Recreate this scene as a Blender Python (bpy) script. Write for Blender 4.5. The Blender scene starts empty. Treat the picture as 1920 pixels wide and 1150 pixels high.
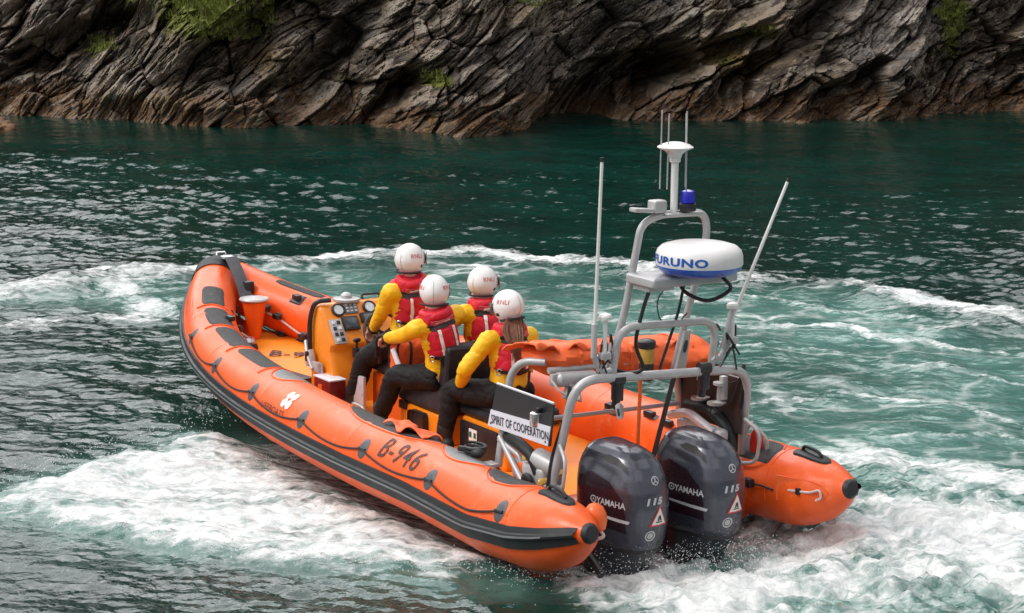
import bpy, bmesh, math, random
import numpy as np
from mathutils import Vector, Matrix, noise as mnoise
from mathutils.bvhtree import BVHTree
R = math.radians
PI = math.pi
scene = bpy.context.scene
col = scene.collection
random.seed(7)
# ------------------------------------------------------------------ camera, light, exposure
CAM_H = 4.531
cd = bpy.data.cameras.new('camera'); cam = bpy.data.objects.new('camera', cd); col.objects.link(cam)
cd.sensor_width = 36.0; cd.lens = 4158.3 / 1920 * 36.0
cd.clip_start = 0.1; cd.clip_end = 600
cam.location = (0, 0, CAM_H); cam.rotation_euler = (R(80), 0, 0)
scene.camera = cam
SUN_EL, SUN_AZ = R(50), R(248)          # azimuth clockwise from +Y (north), the camera looks north
world = bpy.data.worlds.new('World'); scene.world = world; world.use_nodes = True
wn = world.node_tree.nodes; wl = world.node_tree.links
sky = wn.new('ShaderNodeTexSky'); sky.sky_type = 'NISHITA'; sky.sun_disc = False
sky.sun_elevation = SUN_EL; sky.sun_rotation = SUN_AZ; sky.dust_density = 4.0; sky.air_density = 1.0
hsv = wn.new('ShaderNodeHueSaturation'); hsv.inputs['Saturation'].default_value = 0.25
wl.new(sky.outputs[0], hsv.inputs['Color'])
# broken cloud cover: bright white cloud with darker gaps, brighter overhead than near the horizon
wtc = wn.new('ShaderNodeTexCoord'); wsep = wn.new('ShaderNodeSeparateXYZ'); wl.new(wtc.outputs['Generated'], wsep.inputs[0])
cno = wn.new('ShaderNodeTexNoise'); cno.inputs['Scale'].default_value = 3.2; cno.inputs['Detail'].default_value = 6.0; wl.new(wtc.outputs['Generated'], cno.inputs['Vector'])
crp = wn.new('ShaderNodeValToRGB'); crp.color_ramp.elements[0].position = .40; crp.color_ramp.elements[1].position = .62; wl.new(cno.outputs[0], crp.inputs[0])
grd = wn.new('ShaderNodeMapRange'); grd.inputs[1].default_value = .0; grd.inputs[2].default_value = .9; grd.inputs[3].default_value = 1.8; grd.inputs[4].default_value = 10.5; wl.new(wsep.outputs[2], grd.inputs[0])
# added bright sky patch, north and high, put in for glints on water
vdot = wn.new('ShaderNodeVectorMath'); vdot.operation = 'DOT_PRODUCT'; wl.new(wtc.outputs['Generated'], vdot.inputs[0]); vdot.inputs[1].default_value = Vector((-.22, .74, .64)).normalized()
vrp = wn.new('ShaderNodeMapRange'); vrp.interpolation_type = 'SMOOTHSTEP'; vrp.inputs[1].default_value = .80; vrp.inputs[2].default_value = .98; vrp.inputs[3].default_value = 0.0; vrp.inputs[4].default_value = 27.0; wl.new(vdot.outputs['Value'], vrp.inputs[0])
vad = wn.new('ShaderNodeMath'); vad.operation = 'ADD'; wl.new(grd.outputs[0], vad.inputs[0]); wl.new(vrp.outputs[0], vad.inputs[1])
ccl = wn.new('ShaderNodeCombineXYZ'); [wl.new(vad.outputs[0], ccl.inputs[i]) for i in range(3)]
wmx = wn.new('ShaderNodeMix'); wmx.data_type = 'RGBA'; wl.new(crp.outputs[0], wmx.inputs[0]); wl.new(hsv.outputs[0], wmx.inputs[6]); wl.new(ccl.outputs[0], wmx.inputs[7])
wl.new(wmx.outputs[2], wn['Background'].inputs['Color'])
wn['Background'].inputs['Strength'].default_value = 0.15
sd = bpy.data.lights.new('sun', 'SUN'); so = bpy.data.objects.new('sun', sd); col.objects.link(so)
sd.energy = 1.3; sd.angle = R(18); sd.color = (1.0, 0.96, 0.9)
sdir = Vector((math.sin(SUN_AZ) * math.cos(SUN_EL), math.cos(SUN_AZ) * math.cos(SUN_EL), math.sin(SUN_EL)))
so.rotation_euler = sdir.to_track_quat('Z', 'Y').to_euler()
scene.view_settings.view_transform = 'Standard'; scene.view_settings.look = 'None'
scene.view_settings.exposure = 0.15; scene.view_settings.gamma = 1.0

# ------------------------------------------------------------------ materials
def new_mat(name):
    m = bpy.data.materials.new(name); m.use_nodes = True
    nt = m.node_tree; return m, nt, nt.nodes['Principled BSDF']
def N(nt, kind, **kw):
    n = nt.nodes.new(kind)
    for k, v in kw.items():
        if k in n.inputs: n.inputs[k].default_value = v
        else: setattr(n, k, v)
    return n
def math_(nt, op, a, b=None, clamp=False):
    n = nt.nodes.new('ShaderNodeMath'); n.operation = op; n.use_clamp = clamp
    for i, v in enumerate((a, b)):
        if v is None: continue
        if isinstance(v, (int, float)): n.inputs[i].default_value = v
        else: nt.links.new(v, n.inputs[i])
    return n.outputs[0]
def ramp(nt, fac, lo, hi, c0=(0, 0, 0, 1), c1=(1, 1, 1, 1)):
    n = nt.nodes.new('ShaderNodeValToRGB'); e = n.color_ramp.elements
    e[0].position = lo; e[0].color = c0; e[1].position = hi; e[1].color = c1
    nt.links.new(fac, n.inputs[0]); return n.outputs[0]
def mixc(nt, fac, a, b, mode='MIX'):
    n = nt.nodes.new('ShaderNodeMix'); n.data_type = 'RGBA'; n.blend_type = mode
    for i, v in ((0, fac), (6, a), (7, b)):
        if isinstance(v, (int, float)): n.inputs[i].default_value = v
        elif isinstance(v, tuple): n.inputs[i].default_value = v if len(v) == 4 else (*v, 1)
        else: nt.links.new(v, n.inputs[i])
    return n.outputs[2]
def simple(name, c, rough=0.5, metal=0.0, var=0.12, nscale=6.0, bump=0.0, bscale=60.0, dirt=0.0, coat=0.0, dirtc=(0.1, 0.08, 0.06), rvar=.12, spec=0.5, salt=0.0):
    m, nt, b = new_mat(name); L = nt.links
    tc = N(nt, 'ShaderNodeTexCoord')
    n1 = N(nt, 'ShaderNodeTexNoise', Scale=nscale, Detail=6.0, Roughness=0.6); L.new(tc.outputs['Object'], n1.inputs['Vector'])
    f = ramp(nt, n1.outputs[0], 0.3, 0.7)
    ca = tuple(max(0, x * (1 - var)) for x in c); cb = tuple(min(1, x * (1 + var)) for x in c)
    cc = mixc(nt, f, ca, cb)
    if dirt > 0:
        n2 = N(nt, 'ShaderNodeTexNoise', Scale=nscale * 3.1, Detail=9.0, Roughness=0.72); L.new(tc.outputs['Object'], n2.inputs['Vector'])
        f2 = ramp(nt, n2.outputs[0], 0.50, 0.72)
        cc = mixc(nt, math_(nt, 'MULTIPLY', f2, dirt), cc, dirtc)
    if salt > 0:
        n5 = N(nt, 'ShaderNodeTexNoise', Scale=3.4, Detail=10.0, Roughness=.78); n6 = N(nt, 'ShaderNodeTexNoise', Scale=28.0, Detail=6.0, Roughness=.7); L.new(tc.outputs['Object'], n5.inputs['Vector']); L.new(tc.outputs['Object'], n6.inputs['Vector'])
        f5 = math_(nt, 'MULTIPLY', ramp(nt, n5.outputs[0], .52, .66), ramp(nt, n6.outputs[0], .42, .60)); cc = mixc(nt, math_(nt, 'MULTIPLY', f5, salt), cc, (.86, .36, .20))
        n7 = N(nt, 'ShaderNodeTexNoise', Scale=7.5, Detail=8.0, Roughness=.8); L.new(tc.outputs['Object'], n7.inputs['Vector']); cc = mixc(nt, math_(nt, 'MULTIPLY', ramp(nt, n7.outputs[0], .60, .70), salt * .8), cc, (.30, .045, .02))
    L.new(cc, b.inputs['Base Color'])
    r = N(nt, 'ShaderNodeMapRange'); L.new(n1.outputs[0], r.inputs[0]); r.inputs[1].default_value = .3; r.inputs[2].default_value = .7
    r.inputs[3].default_value = max(.02, rough - rvar); r.inputs[4].default_value = min(1, rough + rvar); L.new(r.outputs[0], b.inputs['Roughness'])
    b.inputs['Metallic'].default_value = metal; b.inputs['Coat Weight'].default_value = coat; b.inputs['Coat Roughness'].default_value = .12
    b.inputs['Specular IOR Level'].default_value = spec
    if bump > 0:
        n3 = N(nt, 'ShaderNodeTexNoise', Scale=bscale, Detail=5.0); L.new(tc.outputs['Object'], n3.inputs['Vector'])
        bp = N(nt, 'ShaderNodeBump', Strength=bump, Distance=0.01); L.new(n3.outputs[0], bp.inputs['Height']); L.new(bp.outputs[0], b.inputs['Normal'])
    return m
ORANGE = (0.85, 0.105, 0.012)
M = {}
M['tube'] = simple('tube_fabric', ORANGE, .40, var=.07, nscale=1.6, bump=.12, bscale=9, dirt=.10, dirtc=(.5, .09, .03), coat=.08, salt=.42, spec=.4)
M['hull'] = simple('hull_gelcoat', (0.80, 0.085, 0.012), .3, var=.06, nscale=2, dirt=.12, coat=.3)
M['deck'] = simple('deck_paint', (0.90, 0.27, 0.012), .5, var=.06, nscale=3, bump=.3, bscale=120, dirt=.18)
M['pod'] = simple('pod_gelcoat', (0.88, 0.26, 0.012), .28, var=.05, nscale=3, dirt=.12, coat=.3)
M['pod_red'] = simple('pod_orange', (0.80, 0.12, 0.012), .35, var=.07, nscale=3, dirt=.12, coat=.2)
M['rubber'] = simple('black_rubber', (0.012, 0.013, 0.015), .55, var=.3, nscale=5, bump=.15, bscale=40)
M['grey_rubber'] = simple('grey_rubber', (0.17, 0.175, 0.18), .5, var=.15, nscale=5, bump=.1)
M['pad'] = simple('dark_grip_pad', (0.04, 0.038, 0.04), .75, var=.25, nscale=9, bump=.4, bscale=160, dirt=.3, dirtc=(.2, .19, .18))
M['patch'] = simple('lifeline_patch', (0.075, 0.075, 0.085), .5, var=.3, nscale=12, bump=.3, bscale=80)
M['rope'] = simple('dark_rope', (0.035, 0.02, 0.018), .8, var=.3, nscale=60, bump=.5, bscale=220)
M['wrope'] = simple('white_rope', (0.6, 0.5, 0.47), .8, var=.2, nscale=60, bump=.5, bscale=220)
M['metal'] = simple('grey_tube_metal', (0.46, 0.455, 0.46), .42, metal=.25, var=.14, nscale=9, dirt=.25, dirtc=(.28, .25, .23))
M['steel'] = simple('bright_steel', (0.6, 0.6, 0.62), .25, metal=.9, var=.2, nscale=20)
M['white'] = simple('white_plastic', (0.72, 0.71, 0.70), .38, var=.05, nscale=4, dirt=.08, dirtc=(.4, .37, .33))
M['sign_white'] = simple('sign_white', (0.70, 0.71, 0.78), .5, var=.04, dirt=.1)
M['paint_white'] = simple('white_marking', (0.75, 0.72, 0.70), .6, var=.08, nscale=30, dirt=.2, dirtc=(.7, .3, .15))
M['ink'] = simple('dark_lettering', (0.03, 0.03, 0.045), .5, var=.2, nscale=30)
M['ink_faded'] = simple('worn_lettering', (0.055, 0.022, 0.02), .6, var=.5, nscale=40)
M['blue'] = simple('blue_plastic', (0.012, 0.10, 0.48), .3, var=.06)
M['blue_ink'] = simple('blue_lettering', (0.01, 0.09, 0.42), .4, var=.06)
M['blue_lamp'] = simple('blue_lamp_glass', (0.01, 0.015, 0.42), .12, var=.1, coat=.6)
M['black'] = simple('black_plastic', (0.018, 0.017, 0.02), .38, var=.3, nscale=9, bump=.05)
M['brown_black'] = simple('brown_black_panel', (0.03, 0.016, 0.014), .42, var=.3, nscale=6, dirt=.1)
M['cushion'] = simple('black_cushion', (0.016, 0.015, 0.017), .55, var=.3, nscale=10, bump=.25, bscale=30)
M['cowl'] = simple('cowl_paint', (0.055, 0.058, 0.078), .30, metal=.4, var=.12, nscale=5, coat=.7, dirt=.10, dirtc=(.12, .12, .14))
M['cowl_side'] = simple('cowl_side_paint', (0.026, 0.013, 0.020), .24, metal=.3, var=.12, nscale=5, coat=.6)
M['leg'] = simple('engine_leg_paint', (0.022, 0.026, 0.036), .3, var=.2, nscale=6, coat=.3, dirt=.15, dirtc=(.08, .09, .1))
M['silver'] = simple('silver_marking', (0.52, 0.52, 0.55), .35, metal=.2, var=.08, nscale=20)
M['glass'] = simple('dark_screen', (0.03, 0.04, 0.05), .12, var=.2, coat=.5)
M['screen'] = simple('grey_screen', (0.12, 0.13, 0.14), .2, var=.3, nscale=30, coat=.3)
M['gauge'] = simple('gauge_face', (0.62, 0.66, 0.70), .3, var=.1, nscale=40)
M['yellow'] = simple('yellow_oilskin', (0.93, 0.53, 0.006), .5, var=.07, nscale=6, bump=.35, bscale=16, dirt=.22, dirtc=(.55, .26, .01))
M['trousers'] = simple('black_drysuit', (0.006, 0.006, 0.007), .72, var=.35, nscale=7, bump=.5, bscale=22, dirt=.15, dirtc=(.02, .02, .022), spec=.35)
M['vest'] = simple('red_lifejacket', (0.62, 0.008, 0.028), .55, var=.12, nscale=8, bump=.35, bscale=20, dirt=.2, dirtc=(.35, .01, .02))
M['collar'] = simple('pink_collar', (0.66, 0.09, 0.12), .6, var=.2, nscale=14, bump=.3, bscale=30)
M['reflect'] = simple('reflective_tape', (0.78, 0.76, 0.74), .35, var=.06, nscale=30)
M['web'] = simple('black_webbing', (0.02, 0.018, 0.02), .7, var=.3, nscale=30, bump=.4, bscale=120)
M['helmet'] = simple('white_helmet', (0.80, 0.79, 0.78), .28, var=.04, nscale=5, dirt=.10, coat=.3, dirtc=(.5, .47, .44))
M['red_ink'] = simple('red_lettering', (0.55, 0.02, 0.015), .5, var=.1)
M['skin'] = simple('skin', (0.62, 0.34, 0.25), .55, var=.08, nscale=10)
M['hair'] = simple('brown_hair', (0.17, 0.062, 0.028), .5, var=.4, nscale=40, bump=.7, bscale=60)
M['red'] = simple('red_plastic', (0.6, 0.02, 0.01), .35, var=.1, coat=.3)
M['dark_red'] = simple('dark_red_box', (0.16, 0.012, 0.012), .4, var=.2)
M['green'] = simple('green_marking', (0.01, 0.12, 0.08), .5, var=.1)
M['canvas'] = simple('orange_canvas', (0.82, 0.12, 0.02), .6, var=.1, nscale=5, bump=.5, bscale=14, dirt=.15, dirtc=(.5, .07, .02))
M['canvas_pink'] = simple('faded_orange_canvas', (0.84, 0.13, 0.03), .6, var=.1, nscale=5, bump=.4, bscale=14)
M['eye'] = simple('eye_white', (0.7, 0.68, 0.66), .2, var=.05)
M['amber'] = simple('amber_fluid', (0.55, 0.33, 0.06), .2, var=.2)
M['yellow_lid'] = simple('pale_yellow_patch', (0.6, 0.55, 0.05), .5, var=.2)
M['clear'] = simple('smoky_visor', (0.25, 0.26, 0.28), .1, var=.1, coat=.6)
M['clear'].node_tree.nodes['Principled BSDF'].inputs['Transmission Weight'].default_value = .75

# ------------------------------------------------------------------ geometry helpers
def obj(name, bm, m, parent=None, label=None, cat=None, group=None, kind=None, smooth=True, ang=35):
    if isinstance(bm, bmesh.types.BMesh):
        me = bpy.data.meshes.new(name); bmesh.ops.recalc_face_normals(bm, faces=bm.faces[:]) if bm.faces else None
        bm.to_mesh(me); bm.free()
    else: me = bm
    if smooth and len(me.polygons):
        me.polygons.foreach_set('use_smooth', [True] * len(me.polygons))
        try: me.set_sharp_from_angle(angle=R(ang))
        except Exception: pass
    o = bpy.data.objects.new(name, me); col.objects.link(o)
    if m: me.materials.append(M[m] if isinstance(m, str) else m)
    if parent: o.parent = parent
    tag(o, label, cat, group, kind); return o
def tag(o, label=None, cat=None, group=None, kind=None):
    if label: o['label'] = label
    if cat: o['category'] = cat
    if group: o['group'] = group
    if kind: o['kind'] = kind
    return o
def V(*a): return Vector(a)
def catmull(pts, n=6):
    pts = [Vector(p) for p in pts]; out = []
    P = [pts[0] * 2 - pts[1]] + pts + [pts[-1] * 2 - pts[-2]]
    for i in range(1, len(P) - 2):
        a, b, c, d = P[i - 1:i + 3]
        for k in range(n):
            t = k / n
            out.append(.5 * ((2 * b) + (c - a) * t + (2 * a - 5 * b + 4 * c - d) * t * t + (3 * b - a - 3 * c + d) * t ** 3))
    out.append(pts[-1]); return out
def fillet(pts, r, n=6):
    pts = [Vector(p) for p in pts]; out = [pts[0]]
    for i in range(1, len(pts) - 1):
        p, a, b = pts[i], pts[i - 1] - pts[i], pts[i + 1] - pts[i]
        rr = min(r, a.length * .48, b.length * .48)
        A = p + a.normalized() * rr; B_ = p + b.normalized() * rr
        for k in range(n + 1):
            t = k / n; out.append(A * (1 - t) ** 2 + p * 2 * t * (1 - t) + B_ * t * t)
    out.append(pts[-1]); return out
def sweep(bm, pts, r, seg=10, caps=True, sx=1.0, sy=1.0, up=None):
    """tube along pts; r a number or a list"""
    pts = [Vector(p) for p in pts]; n = len(pts)
    rr = r if isinstance(r, (list, tuple)) else [r] * n
    T = []
    for i in range(n):
        t = (pts[min(i + 1, n - 1)] - pts[max(i - 1, 0)])
        T.append(t.normalized() if t.length > 1e-9 else Vector((0, 0, 1)))
    u = Vector(up) if up else (Vector((0, 0, 1)) if abs(T[0].z) < .9 else Vector((1, 0, 0)))
    u = (u - T[0] * u.dot(T[0])).normalized(); rings = []
    for i in range(n):
        u = (u - T[i] * u.dot(T[i])); u.normalize(); w = T[i].cross(u)
        rings.append([bm.verts.new(pts[i] + (u * math.cos(a) * sy + w * math.sin(a) * sx) * rr[i]) for a in [2 * PI * k / seg for k in range(seg)]])
    for i in range(n - 1):
        for k in range(seg):
            bm.faces.new((rings[i][k], rings[i][(k + 1) % seg], rings[i + 1][(k + 1) % seg], rings[i + 1][k]))
    if caps:
        bm.faces.new(rings[0][::-1]); bm.faces.new(rings[-1])
    return rings
def loft(bm, rings, closed=True, caps=True):
    vr = [[bm.verts.new(p) for p in r] for r in rings]; n = len(vr[0])
    for i in range(len(vr) - 1):
        for k in range(n if closed else n - 1):
            bm.faces.new((vr[i][k], vr[i][(k + 1) % n], vr[i + 1][(k + 1) % n], vr[i + 1][k]))
    if caps and closed:
        bm.faces.new(vr[0][::-1]); bm.faces.new(vr[-1])
    return vr
def lathe(bm, prof, c=(0, 0, 0), axis=(0, 0, 1), seg=24):
    """prof: list of (radius, height)"""
    q = Vector(axis).to_track_quat('Z', 'Y'); c = Vector(c); rings = []
    for r, h in prof:
        rings.append([c + q @ Vector((max(r, 1e-4) * math.cos(2 * PI * k / seg), max(r, 1e-4) * math.sin(2 * PI * k / seg), h)) for k in range(seg)])
    return loft(bm, rings)
def box(bm, c, s, bev=0.0, rot=None, seg=2):
    r = bmesh.ops.create_cube(bm, size=1.0); vs = r['verts']
    for v in vs: v.co = Vector((v.co.x * s[0], v.co.y * s[1], v.co.z * s[2]))
    if bev > 0:
        es = list({e for v in vs for e in v.link_edges})
        rb = bmesh.ops.bevel(bm, geom=es, offset=bev, segments=seg, affect='EDGES', profile=.6)
        vs = list({v for f in rb['faces'] for v in f.verts} | {v for v in vs if v.is_valid})
    if rot is not None:
        rm = rot if isinstance(rot, Matrix) else Matrix.Rotation(rot[2], 3, 'Z') @ Matrix.Rotation(rot[1], 3, 'Y') @ Matrix.Rotation(rot[0], 3, 'X')
        for v in vs: v.co = rm @ v.co
    for v in vs: v.co += Vector(c)
    return vs
def prism(bm, poly, d0, d1, frame):
    """poly of (u,v); extruded from d0 to d1 along frame's third axis. frame=(origin,U,V,W)"""
    o, U, W, D = [Vector(x) for x in frame]
    a = [bm.verts.new(o + U * u + W * v + D * d0) for u, v in poly]; b = [bm.verts.new(o + U * u + W * v + D * d1) for u, v in poly]
    n = len(poly)
    bm.faces.new(a[::-1]); bm.faces.new(b)
    for i in range(n): bm.faces.new((a[i], a[(i + 1) % n], b[(i + 1) % n], b[i]))
def ellipsoid(bm, c, r, rot=None, u=20, v=12):
    rs = bmesh.ops.create_uvsphere(bm, u_segments=u, v_segments=v, radius=1.0)['verts']
    for w in rs:
        p = Vector((w.co.x * r[0], w.co.y * r[1], w.co.z * r[2]))
        if rot is not None: p = rot @ p
        w.co = p + Vector(c)
def capsule(bm, a, ra, b, rb, seg=14, sx=1.0, up=None):
    a, b = Vector(a), Vector(b); d = (b - a); L = d.length; d.normalize()
    pts, rr = [], []
    for k in range(5):
        t = k / 4 * PI / 2; pts.append(a - d * ra * math.cos(t)); rr.append(max(ra * math.sin(t), ra * .08))
    for k in range(5):
        t = k / 4 * PI / 2; pts.append(b + d * rb * math.sin(t)); rr.append(max(rb * math.cos(t), rb * .08))
    sweep(bm, pts, rr, seg, True, sx=sx, up=up)
def apply_mods(o):
    dg = bpy.context.evaluated_depsgraph_get(); dg.update()
    me = bpy.data.meshes.new_from_object(o.evaluated_get(dg)); return me
def remeshed(bm, voxel, smooth=4, fac=.5):
    me = bpy.data.meshes.new('tmp'); bmesh.ops.recalc_face_normals(bm, faces=bm.faces[:]); bm.to_mesh(me); bm.free()
    o = bpy.data.objects.new('tmp', me); col.objects.link(o)
    r = o.modifiers.new('r', 'REMESH'); r.mode = 'VOXEL'; r.voxel_size = voxel
    s = o.modifiers.new('s', 'SMOOTH'); s.iterations = smooth; s.factor = fac
    out = apply_mods(o); bpy.data.objects.remove(o); bpy.data.meshes.remove(me); return out
def wrinkle(me, amp, sc, seed=0, aniso=(1, 1, 1), fold=None):
    nrm = [v.normal.copy() for v in me.vertices]
    for v, n in zip(me.vertices, nrm):
        p = Vector((v.co.x * aniso[0], v.co.y * aniso[1], v.co.z * aniso[2])) * sc + Vector((seed * 7.3, seed * 3.1, seed))
        a = mnoise.noise(p); b = mnoise.noise(p * 2.1 + Vector((5, 5, 5))); c_ = mnoise.noise(p * .5 + Vector((9, 1, 4)))
        d = c_ * .6 - math.exp(-(a / .09) ** 2) * .75 - math.exp(-(b / .12) ** 2) * .4 + .3
        v.co += n * d * amp
    me.update(); return me
def bvh_of(o):
    bm = bmesh.new(); bm.from_mesh(o.data); t = BVHTree.FromBMesh(bm); bm.free(); return t
_txt = {}
def text_mesh(s, size=1.0, spacing=1.0, xs=1.0, shear=0.0, cell=None, bold=0.0):
    """a flat mesh of the words, centred, unit cap height scaled to `size`"""
    c = bpy.data.curves.new('t', 'FONT'); c.body = s; c.size = 1.0; c.space_character = spacing; c.resolution_u = 3; c.shear = shear; c.offset = bold
    o = bpy.data.objects.new('t', c); col.objects.link(o); me = apply_mods(o)
    bpy.data.objects.remove(o); bpy.data.curves.remove(c)
    bm = bmesh.new(); bm.from_mesh(me); bpy.data.meshes.remove(me)
    X = [v.co.x for v in bm.verts]; Y = [v.co.y for v in bm.verts]; x0, x1, y0, y1 = min(X), max(X), min(Y), max(Y)
    k = size / (y1 - y0)
    for v in bm.verts: v.co = Vector(((v.co.x - (x0 + x1) / 2) * k * xs, (v.co.y - (y0 + y1) / 2) * k, 0))
    return grid_cut(bm, cell)
def grid_cut(bm, cell):
    if cell:
        for ax in (0, 1):
            v = [w.co[ax] for w in bm.verts]; a = math.floor(min(v) / cell) * cell
            while a < max(v):
                a += cell; no = Vector((1, 0, 0)) if ax == 0 else Vector((0, 1, 0))
                bmesh.ops.bisect_plane(bm, geom=bm.verts[:] + bm.edges[:] + bm.faces[:], plane_co=no * a, plane_no=no)
    return bm
def flat_poly(pts, cell=None):
    bm = bmesh.new(); bm.faces.new([bm.verts.new((x, y, 0)) for x, y in pts]); bmesh.ops.triangulate(bm, faces=bm.faces[:]); return grid_cut(bm, cell)
def circle_pts(r, n=24, cx=0, cy=0, ry=None): return [(cx + r * math.cos(2 * PI * k / n), cy + (ry or r) * math.sin(2 * PI * k / n)) for k in range(n)]
def bfill(sets):
    bm = bmesh.new()
    for s in sets: bm.faces.new([bm.verts.new((x, y, 0)) for x, y in s])
    return bm
def ring_bm(r0, r1, n=32):
    bm = bmesh.new(); a = [bm.verts.new((r0 * math.cos(2 * PI * k / n), r0 * math.sin(2 * PI * k / n), 0)) for k in range(n)]
    b = [bm.verts.new((r1 * math.cos(2 * PI * k / n), r1 * math.sin(2 * PI * k / n), 0)) for k in range(n)]
    for k in range(n): bm.faces.new((a[k], a[(k + 1) % n], b[(k + 1) % n], b[k]))
    return bm
def place(bm, o, U, W, off=0.0):
    """lay a flat mesh on a plane"""
    o, U, W = Vector(o), Vector(U).normalized(), Vector(W).normalized(); D = U.cross(W).normalized()
    for v in bm.verts: v.co = o + U * v.co.x + W * v.co.y + D * off
    return bm
def drape(bm, bvh, o, U, W, off=0.003, reach=.6):
    """project a flat mesh (in plane o,U,W) onto the surface, shooting against the plane's normal UxW"""
    o, U, W = Vector(o), Vector(U).normalized(), Vector(W).normalized(); D = U.cross(W).normalized(); dead = []
    for v in bm.verts:
        p = o + U * v.co.x + W * v.co.y
        h = bvh.ray_cast(p + D * reach, -D, reach * 3)
        if h[0] is None: dead.append(v); v.co = p; continue
        n = h[1] if h[1].dot(D) > 0 else -h[1]; v.co = h[0] + n * off
    if dead: bmesh.ops.delete(bm, geom=dead, context='VERTS')
    return bm

# ------------------------------------------------------------------ boat pose (needed by the water)
BM = Matrix(((-0.5324321, -0.8464132, 0.0100372), (0.8463952, -0.5325064, -0.0072227), (0.0114582, 0.0046499, 0.9999235)))
BO = Vector((1.47075, 14.85966, 0.36))
BOAT = Matrix.Translation(BO) @ BM.to_4x4()
# ------------------------------------------------------------------ numpy noise
def pn(x, y, seed=0):
    """gradient noise, roughly -1..1"""
    rng = np.random.default_rng(seed); T = 256
    ang = rng.random((T, T)) * 2 * np.pi; gx, gy = np.cos(ang), np.sin(ang)
    xi = np.floor(x).astype(np.int64); yi = np.floor(y).astype(np.int64); fx = x - xi; fy = y - yi
    u = fx * fx * fx * (fx * (fx * 6 - 15) + 10); v = fy * fy * fy * (fy * (fy * 6 - 15) + 10)
    def g(i, j, dx, dy):
        a = (xi + i) % T; b = (yi + j) % T; return gx[a, b] * dx + gy[a, b] * dy
    n00 = g(0, 0, fx, fy); n10 = g(1, 0, fx - 1, fy); n01 = g(0, 1, fx, fy - 1); n11 = g(1, 1, fx - 1, fy - 1)
    return ((n00 * (1 - u) + n10 * u) * (1 - v) + (n01 * (1 - u) + n11 * u) * v) * 1.5
def fbm(x, y, seed=0, o=4, gain=.5, lac=2.03):
    s = 0; a = 1; t = 0
    for k in range(o): s = s + a * pn(x, y, seed + k); t += a; a *= gain; x = x * lac + 3.7; y = y * lac + 1.3
    return s / t * 1.4
def sstep(a, b, x):
    t = np.clip((x - a) / (b - a), 0, 1); return t * t * (3 - 2 * t)
def poly_sd(x, y, P):
    """signed distance, positive inside"""
    P = np.array(P, float); d = np.full(x.shape, 1e9); ins = np.zeros(x.shape, bool); n = len(P)
    for i in range(n):
        a, b = P[i], P[(i + 1) % n]; e = b - a; wx, wy = x - a[0], y - a[1]
        t = np.clip((wx * e[0] + wy * e[1]) / (e @ e), 0, 1); d = np.minimum(d, (wx - e[0] * t) ** 2 + (wy - e[1] * t) ** 2)
        c = ((a[1] > y) != (b[1] > y)); xx = (b[0] - a[0]) * (y - a[1]) / (b[1] - a[1] + 1e-12) + a[0]; ins ^= c & (x < xx)
    return np.sqrt(d) * np.where(ins, 1, -1)
def line_d(x, y, P):
    P = np.array(P, float); d = np.full(x.shape, 1e9)
    for a, b in zip(P[:-1], P[1:]):
        e = b - a; t = np.clip(((x - a[0]) * e[0] + (y - a[1]) * e[1]) / (e @ e), 0, 1)
        d = np.minimum(d, (x - a[0] - e[0] * t) ** 2 + (y - a[1] - e[1] * t) ** 2)
    return np.sqrt(d)
def spectrum_tile(n, L, lmin, lmax, power, wind, spread, seed):
    rng = np.random.default_rng(seed); k = np.fft.fftfreq(n, L / n) * 2 * np.pi
    kx, ky = np.meshgrid(k, k, indexing='ij'); kk = np.hypot(kx, ky); kk[0, 0] = 1
    A = kk ** (-power) * np.exp(-(2 * np.pi / lmax / kk) ** 2) * np.exp(-(kk * lmin / (2 * np.pi)) ** 2)
    c = np.abs(np.cos(np.arctan2(ky, kx) - wind)); A = A * (spread + (1 - spread) * c ** 3); A[0, 0] = 0
    h = np.fft.ifft2(A * np.exp(2j * np.pi * rng.random((n, n)))).real
    s = np.gradient(h, L / n); h /= np.sqrt((s[0] ** 2 + s[1] ** 2).mean()); return h
def sample(tile, L, x, y):
    n = tile.shape[0]; u = (x / L * n) % n; v = (y / L * n) % n; i = np.floor(u).astype(int); j = np.floor(v).astype(int); fu = u - i; fv = v - j
    i %= n; j %= n; i2 = (i + 1) % n; j2 = (j + 1) % n
    return (tile[i, j] * (1 - fu) + tile[i2, j] * fu) * (1 - fv) + (tile[i, j2] * (1 - fu) + tile[i2, j2] * fu) * fv

def grid_mesh(name, X, Y, Z):
    nx, ny = X.shape; me = bpy.data.meshes.new(name)
    co = np.stack([X, Y, Z], -1).reshape(-1, 3).astype(np.float32)
    idx = np.arange(nx * ny).reshape(nx, ny)
    q = np.stack([idx[:-1, :-1], idx[1:, :-1], idx[1:, 1:], idx[:-1, 1:]], -1).reshape(-1, 4)
    me.vertices.add(len(co)); me.vertices.foreach_set('co', co.ravel())
    me.loops.add(q.size); me.loops.foreach_set('vertex_index', q.ravel().astype(np.int32))
    me.polygons.add(len(q)); me.polygons.foreach_set('loop_start', (np.arange(len(q)) * 4).astype(np.int32)); me.polygons.foreach_set('loop_total', np.full(len(q), 4, np.int32))
    me.update(calc_edges=True); me.polygons.foreach_set('use_smooth', np.ones(len(q), bool)); return me
def attr(me, name, a):
    t = me.attributes.new(name, 'FLOAT', 'POINT'); t.data.foreach_set('value', a.reshape(-1).astype(np.float32))

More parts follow.
